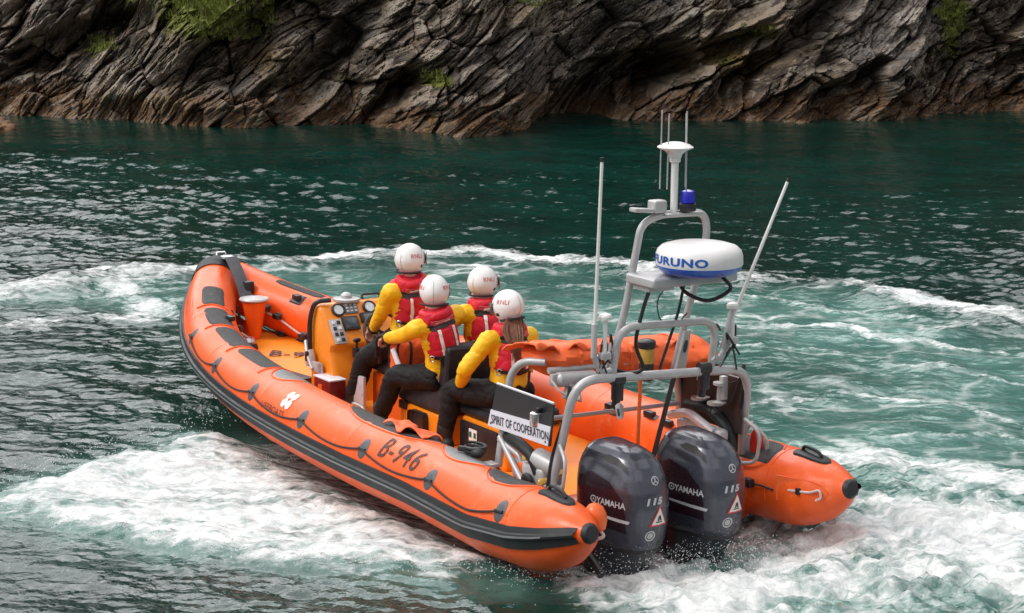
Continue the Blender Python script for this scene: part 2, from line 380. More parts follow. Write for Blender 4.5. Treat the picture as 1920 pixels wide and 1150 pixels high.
# ------------------------------------------------------------------ water
xs = np.concatenate([-np.geomspace(90, 13, 24)[:-1], np.arange(-13, 13, .034), np.geomspace(13, 90, 24)])
ys = np.concatenate([np.linspace(-60, 12, 30)[:-1], np.arange(12, 26, .028), np.arange(26, 36, .04), np.arange(36, 53, .06), np.geomspace(53, 120, 20)])
WX, WY = np.meshgrid(xs, ys, indexing='ij')
F1 = [(-4.3, 16.75), (-3.91, 17.56), (-3.43, 18.24), (-2.96, 19.02), (-2.53, 19.5), (-1.9, 19.7), (-1.0, 19.3), (0.4, 17.0), (0.6, 15.6), (0.42, 14.75), (0.19, 14.78), (-0.22, 14.9), (-0.97, 14.95), (-1.51, 15.12), (-2.06, 15.25), (-2.66, 15.62), (-3.1, 15.9), (-3.57, 16.3), (-4.1, 16.45)]
F2 = [(0.1, 14.7), (0.5, 15.6), (1.5, 16.6), (2.5, 17.5), (2.95, 18.4), (3.5, 17.7), (4.3, 16.9), (6.5, 15.5), (6.5, 12.5), (0.9, 12.5), (0.6, 13.7), (0.36, 14.28)]
ARC = [(-9, 25.2), (-6.54, 26.5), (-5.68, 27.2), (-4.97, 27.9), (-3.93, 28.85), (-2.83, 29.13), (-1.73, 29.6), (-0.43, 29.74), (0.64, 29.17), (1.98, 28.06), (2.95, 27.51), (3.95, 27.03), (4.73, 26.18), (5.46, 25.1), (6.3, 23.1), (7.5, 20)]
AER = ARC[1:] + [(8, 12.5), (0.9, 12.5), (0.2, 15), (-0.5, 19), (-3, 22), (-4, 24.6), (-6, 25)]
nx1 = fbm(WX * 1.1, WY * .8, 11, 4); nx2 = fbm(WX * 1.1 + 50, WY * .8, 21, 4)
wx = WX + nx1 * .34; wy = WY + nx2 * .34
nf = fbm(WX * 3.0, WY * 2.2, 31, 4)
sd1 = poly_sd(wx, wy, F1); sd2 = poly_sd(wx, wy, F2)
foam = sstep(-.15, .34, sd1 + nf * .20) * np.clip(.86 + .42 * fbm(WX * .8 + WY * .25, WY * 3.0, 33, 4), .35, 1)
# hull's shade put into the foam colour: wash thinned to grey beside the tube
foam *= 1 - .42 * sstep(.9, .1, line_d(WX, WY, [(-2.3, 19.2), (.2, 15.3)]))
f2 = sstep(-.2, .5, sd2 + nf * .25) * (.52 + .60 * fbm(WX * 1.3, WY * .9, 41, 4)) 
f2 = np.clip(f2 + .45 * sstep(.75, .1, line_d(wx, wy, [(.9, 14.6), (1.7, 14.6), (2.4, 15.4), (3.4, 15.9), (4.6, 16.3), (6, 16.3)])), 0, 1)
f2 = np.maximum(f2, .95 * sstep(.6, .12, line_d(wx, wy, [(.75, 15.0), (1.3, 14.75), (2.2, 15.3), (2.8, 15.9)]))); foam = np.maximum(foam, f2)
foam = np.maximum(foam, .8 * sstep(.55, .05, line_d(wx, wy, [(2.9, 18.2), (3.5, 17.9), (4.4, 17.3)])))
arc_d = line_d(WX + nx1 * .25, WY + nx2 * .5, ARC)
arcf = sstep(.50, .06, arc_d) * (.68 + .5 * fbm(WX * .9, WY * .6, 51, 3)); foam = np.maximum(foam, arcf)
for pl, w_, a_ in (([(-6.6, 24.6), (-5.14, 24.72), (-3.4, 25.2)], .22, .62), ([(-5.3, 28.2), (-4.85, 27.2), (-4.18, 25.5)], .36, .85), ([(-7.5, 27.3), (-5.4, 27.5), (-4.6, 27.7)], .5, .5),
                   ([(1.9, 24.9), (2.55, 24.83), (3.76, 24.01), (4.55, 23.54), (6.2, 22.7)], .16, .8), ([(1.6, 22.9), (3.2, 22.9), (4.2, 22.2), (6.2, 20.9)], .1, .62),
                   ([(2.1, 20.5), (3.06, 20.75), (3.96, 20.36), (5.2, 18.6)], .12, .72), ([(1.9, 26.6), (3.1, 26.2), (4.5, 25.0), (6.2, 23.9)], .16, .6), ([(3.0, 19.2), (4.2, 19.2), (5.6, 18.2)], .12, .6), ([(-1.2, 27.6), (.8, 27.2), (2.6, 26.6)], .12, .5), ([(-.6, 25.6), (1.4, 25.5)], .10, .5)):
    d = line_d(WX + nx1 * .3, WY + nx2 * .55, pl); foam = np.maximum(foam, sstep(w_ * 1.5, w_ * .2, d) * a_ * (.75 + .5 * fbm(WX * 1.5, WY, 61, 3)))
aer = sstep(-.3, 1.2, poly_sd(wx, wy, AER)); aer = np.maximum(aer, sstep(-.5, .3, sd1)); aer *= .7 + .45 * fbm(WX * .35, WY * .3, 71, 3)
aer = np.maximum(aer, .55 * sstep(.9, .1, line_d(wx, wy, [(-6.5, 26), (-4.2, 26.2), (-3, 26.8)])))
lace = sstep(-.2, .6, poly_sd(wx, wy, AER)) * (.6 + .55 * fbm(WX * .5 + 9, WY * .4, 81, 3))
# open-water waves
T1 = spectrum_tile(768, 17.0, .14, 1.7, 2.25, R(62), .35, 3); T2 = spectrum_tile(512, 6.1, .06, .42, 2.1, R(100), .5, 5)
def wv(x, y): return sample(T1, 17.0, x, y), sample(T2, 6.1, x * .83 - y * .55, x * .55 + y * .83)
h1, h2 = wv(WX, WY)
calm = 1 - .55 * sstep(40, 47, WY + nx1)                      # sheltered strip under the rocks
gust = .85 + .75 * fbm(WX * .12, WY * .09, 91, 3)
inside = sstep(-.2, .8, poly_sd(wx, wy, AER))
H = (h1 * .108 * (1 - .3 * inside) + h2 * .155 * (1 - .6 * inside)) * calm * gust
sm = sstep(0, .5, foam); H = H * (1 - .55 * sm)
rid = 1 - np.abs(fbm(WX * 2.6 + WY, WY * 2.4, 101, 4)); rid2 = fbm(WX * 7, WY * 7, 111, 3)
H += sm * ((rid - .6) * (.038 + .06 * sstep(-.2, .6, sd2)) + rid2 * .022 + .02 * (.5 - np.abs(fbm(WX * 5, WY * 9, 113, 3))))
H += .10 * sstep(.8, .05, line_d(wx, wy, ARC)) * (.6 + .6 * fbm(WX * .8, WY * .8, 121, 2))       # crest of the turning wake
H += .05 * sstep(-.2, .35, sd1) - .05 * sstep(.3, 1.0, sd1)
w2 = sstep(-.3, .9, sd2); H += w2 * (.10 * (1 - np.abs(fbm(WX * 1.1, WY * .9, 131, 3))) - .07 + .05 * rid)
H -= .13 * sstep(1.1, .3, line_d(WX, WY, [(.95, 15.3), (1.6, 15.7)]))
H += .05 * inside * fbm(WX * .9, WY * .7, 141, 3)
# hollow under the hull so no water stands in the boat
bi = np.array(BM.transposed()); bx = bi[0, 0] * (WX - BO.x) + bi[0, 1] * (WY - BO.y); by = bi[1, 0] * (WX - BO.x) + bi[1, 1] * (WY - BO.y)
hull = sstep(1.35, .8, np.abs(by)) * sstep(.6, 1.3, bx) * sstep(8.0, 6.0, bx); H = H * (1 - hull) - .12 * hull
far = (np.abs(WX) > 13.5) | (WY < 11.8) | (WY > 53.2); H[far] = 0
wm = grid_mesh('water', WX, WY, H); attr(wm, 'foam', np.clip(foam, 0, 1)); attr(wm, 'aer', np.clip(aer, 0, 1)); attr(wm, 'lace', np.clip(lace, 0, 1))

m, nt, b = new_mat('sea_water'); L = nt.links
tc = N(nt, 'ShaderNodeTexCoord'); P = tc.outputs['Object']
def at(nm):
    a = N(nt, 'ShaderNodeAttribute'); a.attribute_name = nm; return a.outputs['Fac']
fo, ae, la = at('foam'), at('aer'), at('lace')
warp = N(nt, 'ShaderNodeTexNoise', Scale=1.3, Detail=4.0); L.new(P, warp.inputs['Vector'])
wsc = N(nt, 'ShaderNodeVectorMath', operation='SCALE'); wsc.inputs[3].default_value = 1.1; L.new(warp.outputs['Color'], wsc.inputs[0])
wad = N(nt, 'ShaderNodeVectorMath', operation='ADD'); L.new(P, wad.inputs[0]); L.new(wsc.outputs[0], wad.inputs[1])
mp = N(nt, 'ShaderNodeMapping'); mp.inputs['Scale'].default_value = (.75, 1.0, 1); mp.inputs['Rotation'].default_value = (0, 0, R(-14)); L.new(wad.outputs[0], mp.inputs['Vector'])
vo = N(nt, 'ShaderNodeTexVoronoi', feature='DISTANCE_TO_EDGE', Scale=.95); L.new(mp.outputs[0], vo.inputs['Vector'])
vo2 = N(nt, 'ShaderNodeTexVoronoi', feature='DISTANCE_TO_EDGE', Scale=2.7); L.new(mp.outputs[0], vo2.inputs['Vector'])
l1 = ramp(nt, vo.outputs['Distance'], 0.0, 0.06, (1, 1, 1, 1), (0, 0, 0, 1)); l2 = ramp(nt, vo2.outputs['Distance'], 0.0, 0.07, (1, 1, 1, 1), (0, 0, 0, 1))
brk = N(nt, 'ShaderNodeTexNoise', Scale=1.1, Detail=5.0); L.new(P, brk.inputs['Vector']); bk = ramp(nt, brk.outputs[0], .38, .62)
lacef = math_(nt, 'MULTIPLY', math_(nt, 'ADD', math_(nt, 'MULTIPLY', l1, math_(nt, 'ADD', math_(nt, 'MULTIPLY', bk, .65), .3)), math_(nt, 'MULTIPLY', l2, math_(nt, 'MULTIPLY', bk, .35))), math_(nt, 'MULTIPLY', la, math_(nt, 'ADD', math_(nt, 'MULTIPLY', bk, .6), .35)))
fmp = N(nt, 'ShaderNodeMapping'); fmp.inputs['Scale'].default_value = (1.5, 7.5, 4); fmp.inputs['Rotation'].default_value = (0, 0, R(10)); L.new(wad.outputs[0], fmp.inputs['Vector'])
fn = N(nt, 'ShaderNodeTexNoise', Scale=1.0, Detail=9.0, Roughness=.68); L.new(fmp.outputs[0], fn.inputs['Vector'])
fn2 = N(nt, 'ShaderNodeTexNoise', Scale=14.0, Detail=6.0, Roughness=.7); L.new(P, fn2.inputs['Vector'])
nn = math_(nt, 'ADD', math_(nt, 'MULTIPLY', fn.outputs[0], .7), math_(nt, 'MULTIPLY', fn2.outputs[0], .3))
fd = math_(nt, 'ADD', math_(nt, 'MULTIPLY', fo, 1.12), math_(nt, 'MULTIPLY', math_(nt, 'SUBTRACT', nn, .5), 2.2))
vo3 = N(nt, 'ShaderNodeTexVoronoi', feature='DISTANCE_TO_EDGE', Scale=4.2); L.new(mp.outputs[0], vo3.inputs['Vector'])
fd = math_(nt, 'SUBTRACT', math_(nt, 'ADD', fd, .12), math_(nt, 'MULTIPLY', vo3.outputs['Distance'], .75))
ff = ramp(nt, fd, .36, .98); ff = math_(nt, 'MULTIPLY', ff, ramp(nt, fo, .04, .22))
ftot = math_(nt, 'MAXIMUM', ff, lacef, True)
gn = N(nt, 'ShaderNodeTexNoise', Scale=.5, Detail=3.0); L.new(P, gn.inputs['Vector'])
deep = mixc(nt, ramp(nt, gn.outputs[0], .35, .65), (0.0018, 0.019, 0.0145), (0.003, 0.032, 0.024))
teal = mixc(nt, ramp(nt, brk.outputs[0], .3, .7), (0.050, 0.150, 0.128), (0.135, 0.27, 0.235))
wc = mixc(nt, ae, deep, teal)
fs = N(nt, 'ShaderNodeTexNoise', Scale=1.0, Detail=10.0, Roughness=.75); fsm = N(nt, 'ShaderNodeMapping'); fsm.inputs['Scale'].default_value = (3.2, 15, 6); fsm.inputs['Rotation'].default_value = (0, 0, R(-8)); L.new(wad.outputs[0], fsm.inputs['Vector']); L.new(fsm.outputs[0], fs.inputs['Vector'])
nn2 = math_(nt, 'ADD', math_(nt, 'MULTIPLY', nn, .5), math_(nt, 'MULTIPLY', fs.outputs[0], .5))
fcol = mixc(nt, ramp(nt, nn2, .38, .56), (0.40, 0.45, 0.46), (0.86, 0.86, 0.85))
b.inputs['Roughness'].default_value = .03; b.inputs['IOR'].default_value = 1.33
L.new(wc, b.inputs['Base Color'])
rb = N(nt, 'ShaderNodeTexNoise', Scale=9.0, Detail=4.0); L.new(P, rb.inputs['Vector'])
bp1 = N(nt, 'ShaderNodeBump', Strength=.5, Distance=.03); L.new(rb.outputs[0], bp1.inputs['Height']); L.new(bp1.outputs[0], b.inputs['Normal'])
fb = N(nt, 'ShaderNodeBsdfDiffuse'); L.new(fcol, fb.inputs['Color'])
bp2 = N(nt, 'ShaderNodeBump', Strength=.9, Distance=.06); L.new(nn2, bp2.inputs['Height']); L.new(bp2.outputs[0], fb.inputs['Normal'])
mx = N(nt, 'ShaderNodeMixShader'); L.new(ftot, mx.inputs[0]); L.new(b.outputs[0], mx.inputs[1]); L.new(fb.outputs[0], mx.inputs[2])
L.new(mx.outputs[0], nt.nodes['Material Output'].inputs['Surface'])
wm.materials.append(m); wo = bpy.data.objects.new('water', wm); col.objects.link(wo); wo['kind'] = 'structure'
del WX, WY, wx, wy, h1, h2, inside, aer, lace, rid, rid2

# ------------------------------------------------------------------ cliff
SH = np.array([(-95, 58), (-30, 53), (-15.5, 51.2), (-11.9, 51.4), (-10.41, 50.4), (-9.2, 50.3), (-7.37, 48.7), (-5.92, 48.3), (-4.62, 48.2), (-3.6, 48.9), (-3.0, 48.0), (-2.28, 47.4), (-1.11, 45.9), (0.3, 47.2), (.9, 49.2), (2.03, 49.9), (3.81, 49.6), (5.24, 49.5), (6.37, 49.0), (7.1, 50.4), (7.6, 49.8), (8.62, 49.9), (9.86, 51.2), (12.0, 52.0), (15.7, 52.7), (30, 52), (95, 50)])
us = np.concatenate([-np.geomspace(90, 13.5, 40)[:-1], np.arange(-13.5, 13.5, .022), np.geomspace(13.5, 90, 40)])
vs_ = np.concatenate([np.arange(-.5, 3.9, .022), np.geomspace(3.9, 20, 66)[1:]])
U, Vv = np.meshgrid(us, vs_, indexing='ij')
base = np.interp(U, SH[:, 0], SH[:, 1])
w1 = fbm(U * .35, Vv * .5, 201, 3); w2_ = fbm(U * 1.4, Vv * 1.6, 211, 4)
sl = R(40) + .12 * fbm(U * .12, Vv * .05, 215, 2)          # dip of the strata
dc = -U * np.sin(sl) + Vv * np.cos(sl) + .20 * w1            # across the beds
al = U * np.cos(sl) + Vv * np.sin(sl)                       # along the beds
def saw(t): f = t - np.floor(t); return np.where(f < .80, f / .80, (1 - f) / .20)
rel = .95 * (saw(dc / 2.7 + .25 * w1 + .37) - .5) * (.65 + .5 * fbm(U * .3, Vv * .1, 217, 2)) + .32 * (saw(dc / .9 + .3 * w1 + .2 * w2_) - .5) + .17 * (saw(dc / .33 + .12 * w2_) - .5) * (.5 + fbm(U * .8, Vv * .8, 219, 2)) + .07 * (saw(dc / .12 + .2 * fbm(U * 2, Vv * 2, 221, 2)) - .5)
rel += .45 * fbm(al * .3, dc * .9, 231, 3) + .08 * fbm(al * .9, dc * 5, 241, 3) + .05 * (.5 - np.abs(fbm(al * 2.2, dc * 9, 251, 3))) + .09 * np.round(fbm(al * 2.0, dc * 5, 255, 2) * 3) / 3
# deep recesses and gullies
def vor(x, y, seed):
    rng = np.random.default_rng(seed); T = 128; jx, jy, va, ga, gb = [rng.random((T, T)) for _ in range(5)]
    xi = np.floor(x).astype(int); yi = np.floor(y).astype(int); best = np.full(x.shape, 9.0); sec_ = np.full(x.shape, 9.0); out = np.zeros(x.shape)
    for i in (-1, 0, 1):
        for j in (-1, 0, 1):
            a, b_ = (xi + i) % T, (yi + j) % T; dx = x - (xi + i + jx[a, b_]); dy = y - (yi + j + jy[a, b_]); d = dx * dx + dy * dy; k = d < best
            sec_ = np.where(k, best, np.minimum(sec_, d)); best = np.where(k, d, best); out = np.where(k, va[a, b_] - .5 + (ga[a, b_] - .5) * dx * .9 + (gb[a, b_] - .5) * dy * .9, out)
    return out, np.sqrt(sec_) - np.sqrt(best)
v1, c1 = vor(al * .55 + .3 * w1, dc * 1.5, 301); v2, c2 = vor(al * 1.2 + .2 * w2_, dc * 3.4, 302); v3, c3 = vor(al * 2.6, dc * 8, 303); v4, c4 = vor(al * 6, dc * 18, 304)
rel += 1.05 * v1 + .34 * v2 + .10 * v3 + .035 * v4 - .32 * np.exp(-c1 / .06) - .15 * np.exp(-c2 / .06) - .06 * np.exp(-c3 / .08)
def gully(x0, z0, x1, z1, w, d): return -1.7 * d * sstep(w, w * .25, line_d(U + .15 * w2_, Vv + .15 * w1, [(x0, z0), (x1, z1)]))
rel += gully(.9, -.2, 3.6, 1.25, .75, 1.5) + gully(3.4, 1.0, 5.6, 1.9, .35, .7) + gully(-5.0, .2, -3.0, 2.6, .5, .7) + gully(-3.3, 0, -2.1, 1.1, .28, .6) + gully(6.2, .0, 8.4, 1.2, .26, .5) + gully(5.0, .6, 7.6, 2.6, .4, .5) + gully(-11.5, 1.3, -8.3, 2.3, .4, .7) + gully(-13, .6, -10.5, 1.2, .25, .4) + gully(-6.3, 1.0, -5.1, 3.0, .32, .5) + gully(9.0, .5, 10.2, 3.0, .5, .5)
ledge = sstep(.5, .0, np.abs(Vv - .42)) * sstep(1.6, .6, np.abs(U + 8.3)); rel += ledge * .5
back = .42 * Vv + .05 * np.maximum(Vv - 3, 0) ** 1.3 + .55 * sstep(.5, 2.2, Vv) * sstep(-7.0, -9.0, U) * 1.4
CX = U + .12 * rel; CY = base + back - rel * (.35 + .65 * sstep(-.1, .8, Vv)); CZ = Vv + .10 * rel
CZ = np.where(CZ > 4.2, 4.2 + (CZ - 4.2) * (.35 + .65 * sstep(-16, -6, U) * (1 - .3 * sstep(10, 16, U))), CZ); CZ[:, 0] = -1.2
cm = grid_mesh('cliff', CX, CY, CZ); cm.polygons.foreach_set('use_smooth', np.zeros(len(cm.polygons), bool))
moss = np.zeros(U.shape)
for cx, cz, rx, rz, a in ((-6.9, 2.35, 1.5, .75, 1.1), (-9.6, 1.55, .55, .22, .9), (-1.55, 1.12, .42, .22, 1.2), (.6, 2.6, .8, .3, .5), (5.6, 1.9, .9, .28, .7), (10.4, 2.0, .45, 1.0, 1.0), (-8.8, 2.5, .9, .4, .6), (-6.6, 1.5, .5, .4, .35), (4.9, 1.35, .5, .3, .7), (6.4, 2.4, .5, .4, .5)):
    moss = np.maximum(moss, a * np.exp(-((U - cx) / rx) ** 2 - ((Vv - cz) / rz) ** 2))
ochre = np.zeros(U.shape)
for cx, cz, rx, rz, a in ((4.9, 1.45, .9, .3, 1.0), (-8.1, .45, 1.0, .28, .9), (-5.4, 1.5, .7, .3, .8), (.2, 2.4, 1.1, .3, .6), (-7.6, .7, .8, .3, .6), (5.8, 2.1, 1, .3, .6)):
    ochre = np.maximum(ochre, a * np.exp(-((U - cx) / rx) ** 2 - ((Vv - cz) / rz) ** 2))
pale = np.zeros(U.shape)
for cx, cz, rx, rz, a in ((8.6, 2.0, 1.1, .75, 1.0), (-8.3, .75, 1.2, .35, .8), (3.6, 2.4, 2.0, .5, .55), (.4, 1.9, 1.5, .8, .5), (-3.2, 2.3, .8, .5, .5), (-11, 2.3, 1.0, .5, .4), (-4.6, 1.8, 1, .5, .3), (-6, .8, .8, .5, .3)):
    pale = np.maximum(pale, a * np.exp(-((U - cx) / rx) ** 2 - ((Vv - cz) / rz) ** 2))
attr(cm, 'moss', moss); attr(cm, 'ochre', ochre); attr(cm, 'pale', pale); attr(cm, 'bed', dc); attr(cm, 'along', al); attr(cm, 'block', np.clip(.5 + .6 * v2 + .5 * v3, 0, 1))
m, nt, b = new_mat('cliff_rock'); L = nt.links
tc = N(nt, 'ShaderNodeTexCoord'); P = tc.outputs['Object']
cv = N(nt, 'ShaderNodeCombineXYZ'); L.new(math_(nt, 'MULTIPLY', at('along'), 1.0), cv.inputs[0]); L.new(math_(nt, 'MULTIPLY', at('bed'), 7.0), cv.inputs[1])
s1 = N(nt, 'ShaderNodeTexNoise', Scale=1.6, Detail=9.0, Roughness=.68); L.new(cv.outputs[0], s1.inputs['Vector'])
s2 = N(nt, 'ShaderNodeTexNoise', Scale=5.0, Detail=7.0, Roughness=.7); L.new(cv.outputs[0], s2.inputs['Vector'])
s3 = N(nt, 'ShaderNodeTexNoise', Scale=9.0, Detail=8.0, Roughness=.75); L.new(P, s3.inputs['Vector'])
s4 = N(nt, 'ShaderNodeTexNoise', Scale=1.2, Detail=5.0, Roughness=.6); L.new(P, s4.inputs['Vector'])
c = mixc(nt, ramp(nt, s1.outputs[0], .36, .66), (0.028, 0.020, 0.015), (0.24, 0.185, 0.14))
c = mixc(nt, math_(nt, 'MULTIPLY', ramp(nt, s2.outputs[0], .52, .68), .7), c, (0.42, 0.375, 0.34))
c = mixc(nt, math_(nt, 'MULTIPLY', ramp(nt, s4.outputs[0], .45, .62), .5), c, (0.062, 0.040, 0.027))
cv2 = N(nt, 'ShaderNodeCombineXYZ'); L.new(math_(nt, 'MULTIPLY', at('along'), 2.2), cv2.inputs[0]); L.new(math_(nt, 'MULTIPLY', at('bed'), 9.0), cv2.inputs[1]); L.new(math_(nt, 'MULTIPLY', s4.outputs[0], 2.0), cv2.inputs[2])
vb = N(nt, 'ShaderNodeTexVoronoi', feature='F1', Scale=1.0); L.new(cv2.outputs[0], vb.inputs['Vector']); ve = N(nt, 'ShaderNodeTexVoronoi', feature='DISTANCE_TO_EDGE', Scale=1.0); L.new(cv2.outputs[0], ve.inputs['Vector'])
sv = N(nt, 'ShaderNodeSeparateColor'); L.new(vb.outputs['Color'], sv.inputs[0]); c = mixc(nt, .8, c, mixc(nt, sv.outputs[0], (.20, .19, .19), (1.9, 1.85, 1.75)), 'MULTIPLY')
c = mixc(nt, .85, c, ramp(nt, at('block'), .15, .85, (.38, .36, .35, 1), (1.0, 1.0, 1.0, 1)), 'MULTIPLY'); c = mixc(nt, math_(nt, 'MULTIPLY', ramp(nt, at('block'), .66, .80), .55), c, (0.36, 0.31, 0.255))
pf = math_(nt, 'MULTIPLY', at('pale'), ramp(nt, math_(nt, 'ADD', math_(nt, 'MULTIPLY', s2.outputs[0], .6), math_(nt, 'MULTIPLY', s3.outputs[0], .4)), .40, .60), True)
c = mixc(nt, pf, c, (0.52, 0.47, 0.44))
c = mixc(nt, math_(nt, 'MULTIPLY', ramp(nt, s3.outputs[0], .62, .70), .75), c, (0.40, 0.37, 0.34))
of = math_(nt, 'MULTIPLY', at('ochre'), ramp(nt, s3.outputs[0], .42, .62), True); c = mixc(nt, of, c, (0.30, 0.18, 0.045)); s5 = N(nt, 'ShaderNodeTexNoise', Scale=.8, Detail=8.0, Roughness=.7); L.new(P, s5.inputs['Vector']); c = mixc(nt, math_(nt, 'MULTIPLY', ramp(nt, s5.outputs[0], .54, .66), .5), c, mixc(nt, ramp(nt, s3.outputs[0], .4, .6), (0.07, 0.06, 0.02), (0.24, 0.17, 0.055)))
mf = ramp(nt, math_(nt, 'ADD', math_(nt, 'MULTIPLY', at('moss'), .9), math_(nt, 'SUBTRACT', s3.outputs[0], .72)), .25, .5)
c = mixc(nt, mf, c, mixc(nt, ramp(nt, s2.outputs[0], .4, .6), (0.06, 0.075, 0.012), (0.20, 0.21, 0.028)))
sep = N(nt, 'ShaderNodeSeparateXYZ'); L.new(P, sep.inputs[0])
wz = math_(nt, 'ADD', sep.outputs[2], math_(nt, 'MULTIPLY', math_(nt, 'SUBTRACT', s4.outputs[0], .45), -2.4))
weed = ramp(nt, wz, .30, .62, (1, 1, 1, 1), (0, 0, 0, 1)); weed = math_(nt, 'MULTIPLY', weed, ramp(nt, s3.outputs[0], .40, .54))
c = mixc(nt, math_(nt, 'MULTIPLY', weed, .72), c, mixc(nt, ramp(nt, s3.outputs[0], .45, .68), (0.05, 0.02, 0.008), (0.36, 0.17, 0.045)))
L.new(c, b.inputs['Base Color']); b.inputs['Roughness'].default_value = .72
rr = ramp(nt, s3.outputs[0], .4, .7, (.45, .45, .45, 1), (.85, .85, .85, 1)); L.new(rr, b.inputs['Roughness'])
bp = N(nt, 'ShaderNodeBump', Strength=.8, Distance=.05); L.new(math_(nt, 'ADD', math_(nt, 'MULTIPLY', ramp(nt, ve.outputs['Distance'], 0, .14), .8), math_(nt, 'ADD', s2.outputs[0], math_(nt, 'MULTIPLY', s3.outputs[0], .6))), bp.inputs['Height']); L.new(bp.outputs[0], b.inputs['Normal'])
cm.materials.append(m); co = bpy.data.objects.new('cliff', cm); col.objects.link(co); co['kind'] = 'structure'
cliff_bvh = BVHTree.FromPolygons([tuple(p) for p in np.stack([CX, CY, CZ], -1)[39:-39:3, :190:3].reshape(-1, 3)],
    [(i * n_ + j, (i + 1) * n_ + j, (i + 1) * n_ + j + 1, i * n_ + j + 1) for n_, k_ in [(len(range(0, 190, 3)), len(range(39, len(us) - 39, 3)))] for i in range(k_ - 1) for j in range(n_ - 1)])
# rock breaking the surface at the left edge of the inlet
bm = bmesh.new(); ellipsoid(bm, (0, 0, 0), (.62, .9, .22), u=64, v=40)
for v in bm.verts:
    p = v.co * 3.0; v.co += v.co.normalized() * (mnoise.noise(p) * .22 + mnoise.noise(p * 3) * .10 + mnoise.noise(p * 9) * .03)
rk = obj('rock', bm, simple('weedy_rock', (0.17, 0.085, 0.035), .6, var=.5, nscale=5, bump=.8, bscale=18, dirt=.7, dirtc=(.05, .03, .015)), None, 'low brown weedy rock breaking the surface at the left edge, away from the cliff', 'rock', ang=60)
rk.location = (-11.3, 47.6, .0)
# grass tufts rooted on the ledges (rooted where a ray meets the rock)
def blades(bm, base, n, h, spread, lean):
    for k in range(n):
        a = random.uniform(0, 2 * PI); r_ = random.random() ** .5 * spread; p = base + Vector((math.cos(a) * r_, math.sin(a) * r_ * .5, 0)); hh = h * random.uniform(.5, 1.15)
        d = Vector((random.gauss(0, .45) + lean, random.gauss(-.35, .3), 0)); w = .011 * random.uniform(.7, 1.5); s = Vector((w, 0, 0)) if random.random() < .7 else Vector((w * .4, w * .8, 0))
        q = [p - s, p + s, p + Vector((0, 0, hh * .6)) + d * hh * .25 + s * .8, p + Vector((0, 0, hh * .6)) + d * hh * .25 - s * .8, p + Vector((0, 0, hh * .85)) + d * hh * .7]
        vv = [bm.verts.new(x) for x in q]; bm.faces.new(vv[:4]); bm.faces.new((vv[3], vv[2], vv[4]))
gm = bmesh.new()
for cx, cz, rx, rz, n_, h_ in ((-6.6, 2.5, 1.1, .5, 150, .26), (-7.4, 2.75, 1.0, .3, 90, .26), (-6.2, 2.0, .45, .22, 60, .26), (-9.6, 1.55, .5, .15, 40, .14), (-1.55, 1.12, .3, .12, 36, .13), (.6, 2.7, .4, .15, 24, .14), (10.4, 2.3, .35, .6, 80, .2), (11.3, 2.9, .5, .2, 40, .2), (-8.6, 2.7, .7, .25, 50, .2), (5.6, 2.0, .5, .18, 22, .12), (-5.6, 2.6, .3, .3, 30, .2)):
    for k in range(n_):
        x = random.gauss(cx, rx * .5); z = random.gauss(cz, rz * .5)
        h = cliff_bvh.ray_cast(Vector((x, 40, z)), Vector((0, 1, 0)))
        if h[0] and z > .5: blades(gm, h[0], random.randint(9, 18), h_ * random.uniform(.6, 1.3), .09, random.uniform(-.2, .2))
m, nt, b = new_mat('cliff_grass'); L = nt.links
g = N(nt, 'ShaderNodeNewGeometry'); n_ = N(nt, 'ShaderNodeTexNoise', Scale=3.0, Detail=4.0); tc = N(nt, 'ShaderNodeTexCoord'); L.new(tc.outputs['Object'], n_.inputs['Vector'])
c = mixc(nt, g.outputs['Random Per Island'], (0.10, 0.15, 0.018), (0.27, 0.29, 0.055)); c = mixc(nt, ramp(nt, n_.outputs[0], .45, .65), c, (0.10, 0.085, 0.02))
L.new(c, b.inputs['Base Color']); b.inputs['Roughness'].default_value = .7
obj('grass', gm, m, kind='stuff', smooth=False)

# ================================================================== the boat (built in its own axes: x to the bow, y to port, z up)
boat = bpy.data.objects.new('rescue_boat', None); col.objects.link(boat); boat.matrix_world = BOAT
tag(boat, 'orange inflatable rescue boat with twin outboards turning on foaming green water', 'boat')
YC = 1.13; R0 = .285
_P = [V(3, YC, 0), V(5.789, YC + .009, .05), V(7.358, .714, .052), V(8.255, 0, .517)]
_B = []
for i in range(121):
    t = i / 120; _B.append(_P[0] * (1 - t) ** 3 + _P[1] * 3 * (1 - t) ** 2 * t + _P[2] * 3 * (1 - t) * t * t + _P[3] * t ** 3)
_S = [3.0]
for i in range(1, 121): _S.append(_S[-1] + (_B[i] - _B[i - 1]).length)
SMAX = _S[-1]
def interp(x, xs_, ys_):
    return float(np.interp(x, xs_, ys_))
def centre(s):
    if s <= 3: return V(s, YC, interp(s, [0, .3, .55, 1.1, 2.0], [.12, .045, .0, -.035, 0]))
    i = min(max(int(np.searchsorted(_S, s)) - 1, 0), 119); t = (s - _S[i]) / (_S[i + 1] - _S[i]); return _B[i].lerp(_B[i + 1], t)
def rad(s):
    if s < 1.2: return interp(s, [0, .03, .1, .25, .42, .6, 1.2], [.07, .09, .145, .222, .268, .284, .285])
    return R0 + (.238 - R0) * min(max((s - 5) / 4.5 * 1.28, 0), 1)
def frame(s):
    a, b_ = centre(max(s - .05, 0)), centre(min(s + .05, SMAX)); T = (b_ - a).normalized(); n = V(-T.y, T.x, 0).normalized(); return T, n, T.cross(n)
def TP(s, ang, off=0, side=1):
    """point on the tube: s along it from the stern, ang in degrees from outboard (0) over the top (90)"""
    T, n, u = frame(s); c = centre(s); r = rad(s) + off; a = R(ang); p = c + n * r * math.cos(a) + u * r * math.sin(a)
    if side < 0: p.y = -p.y
    return p
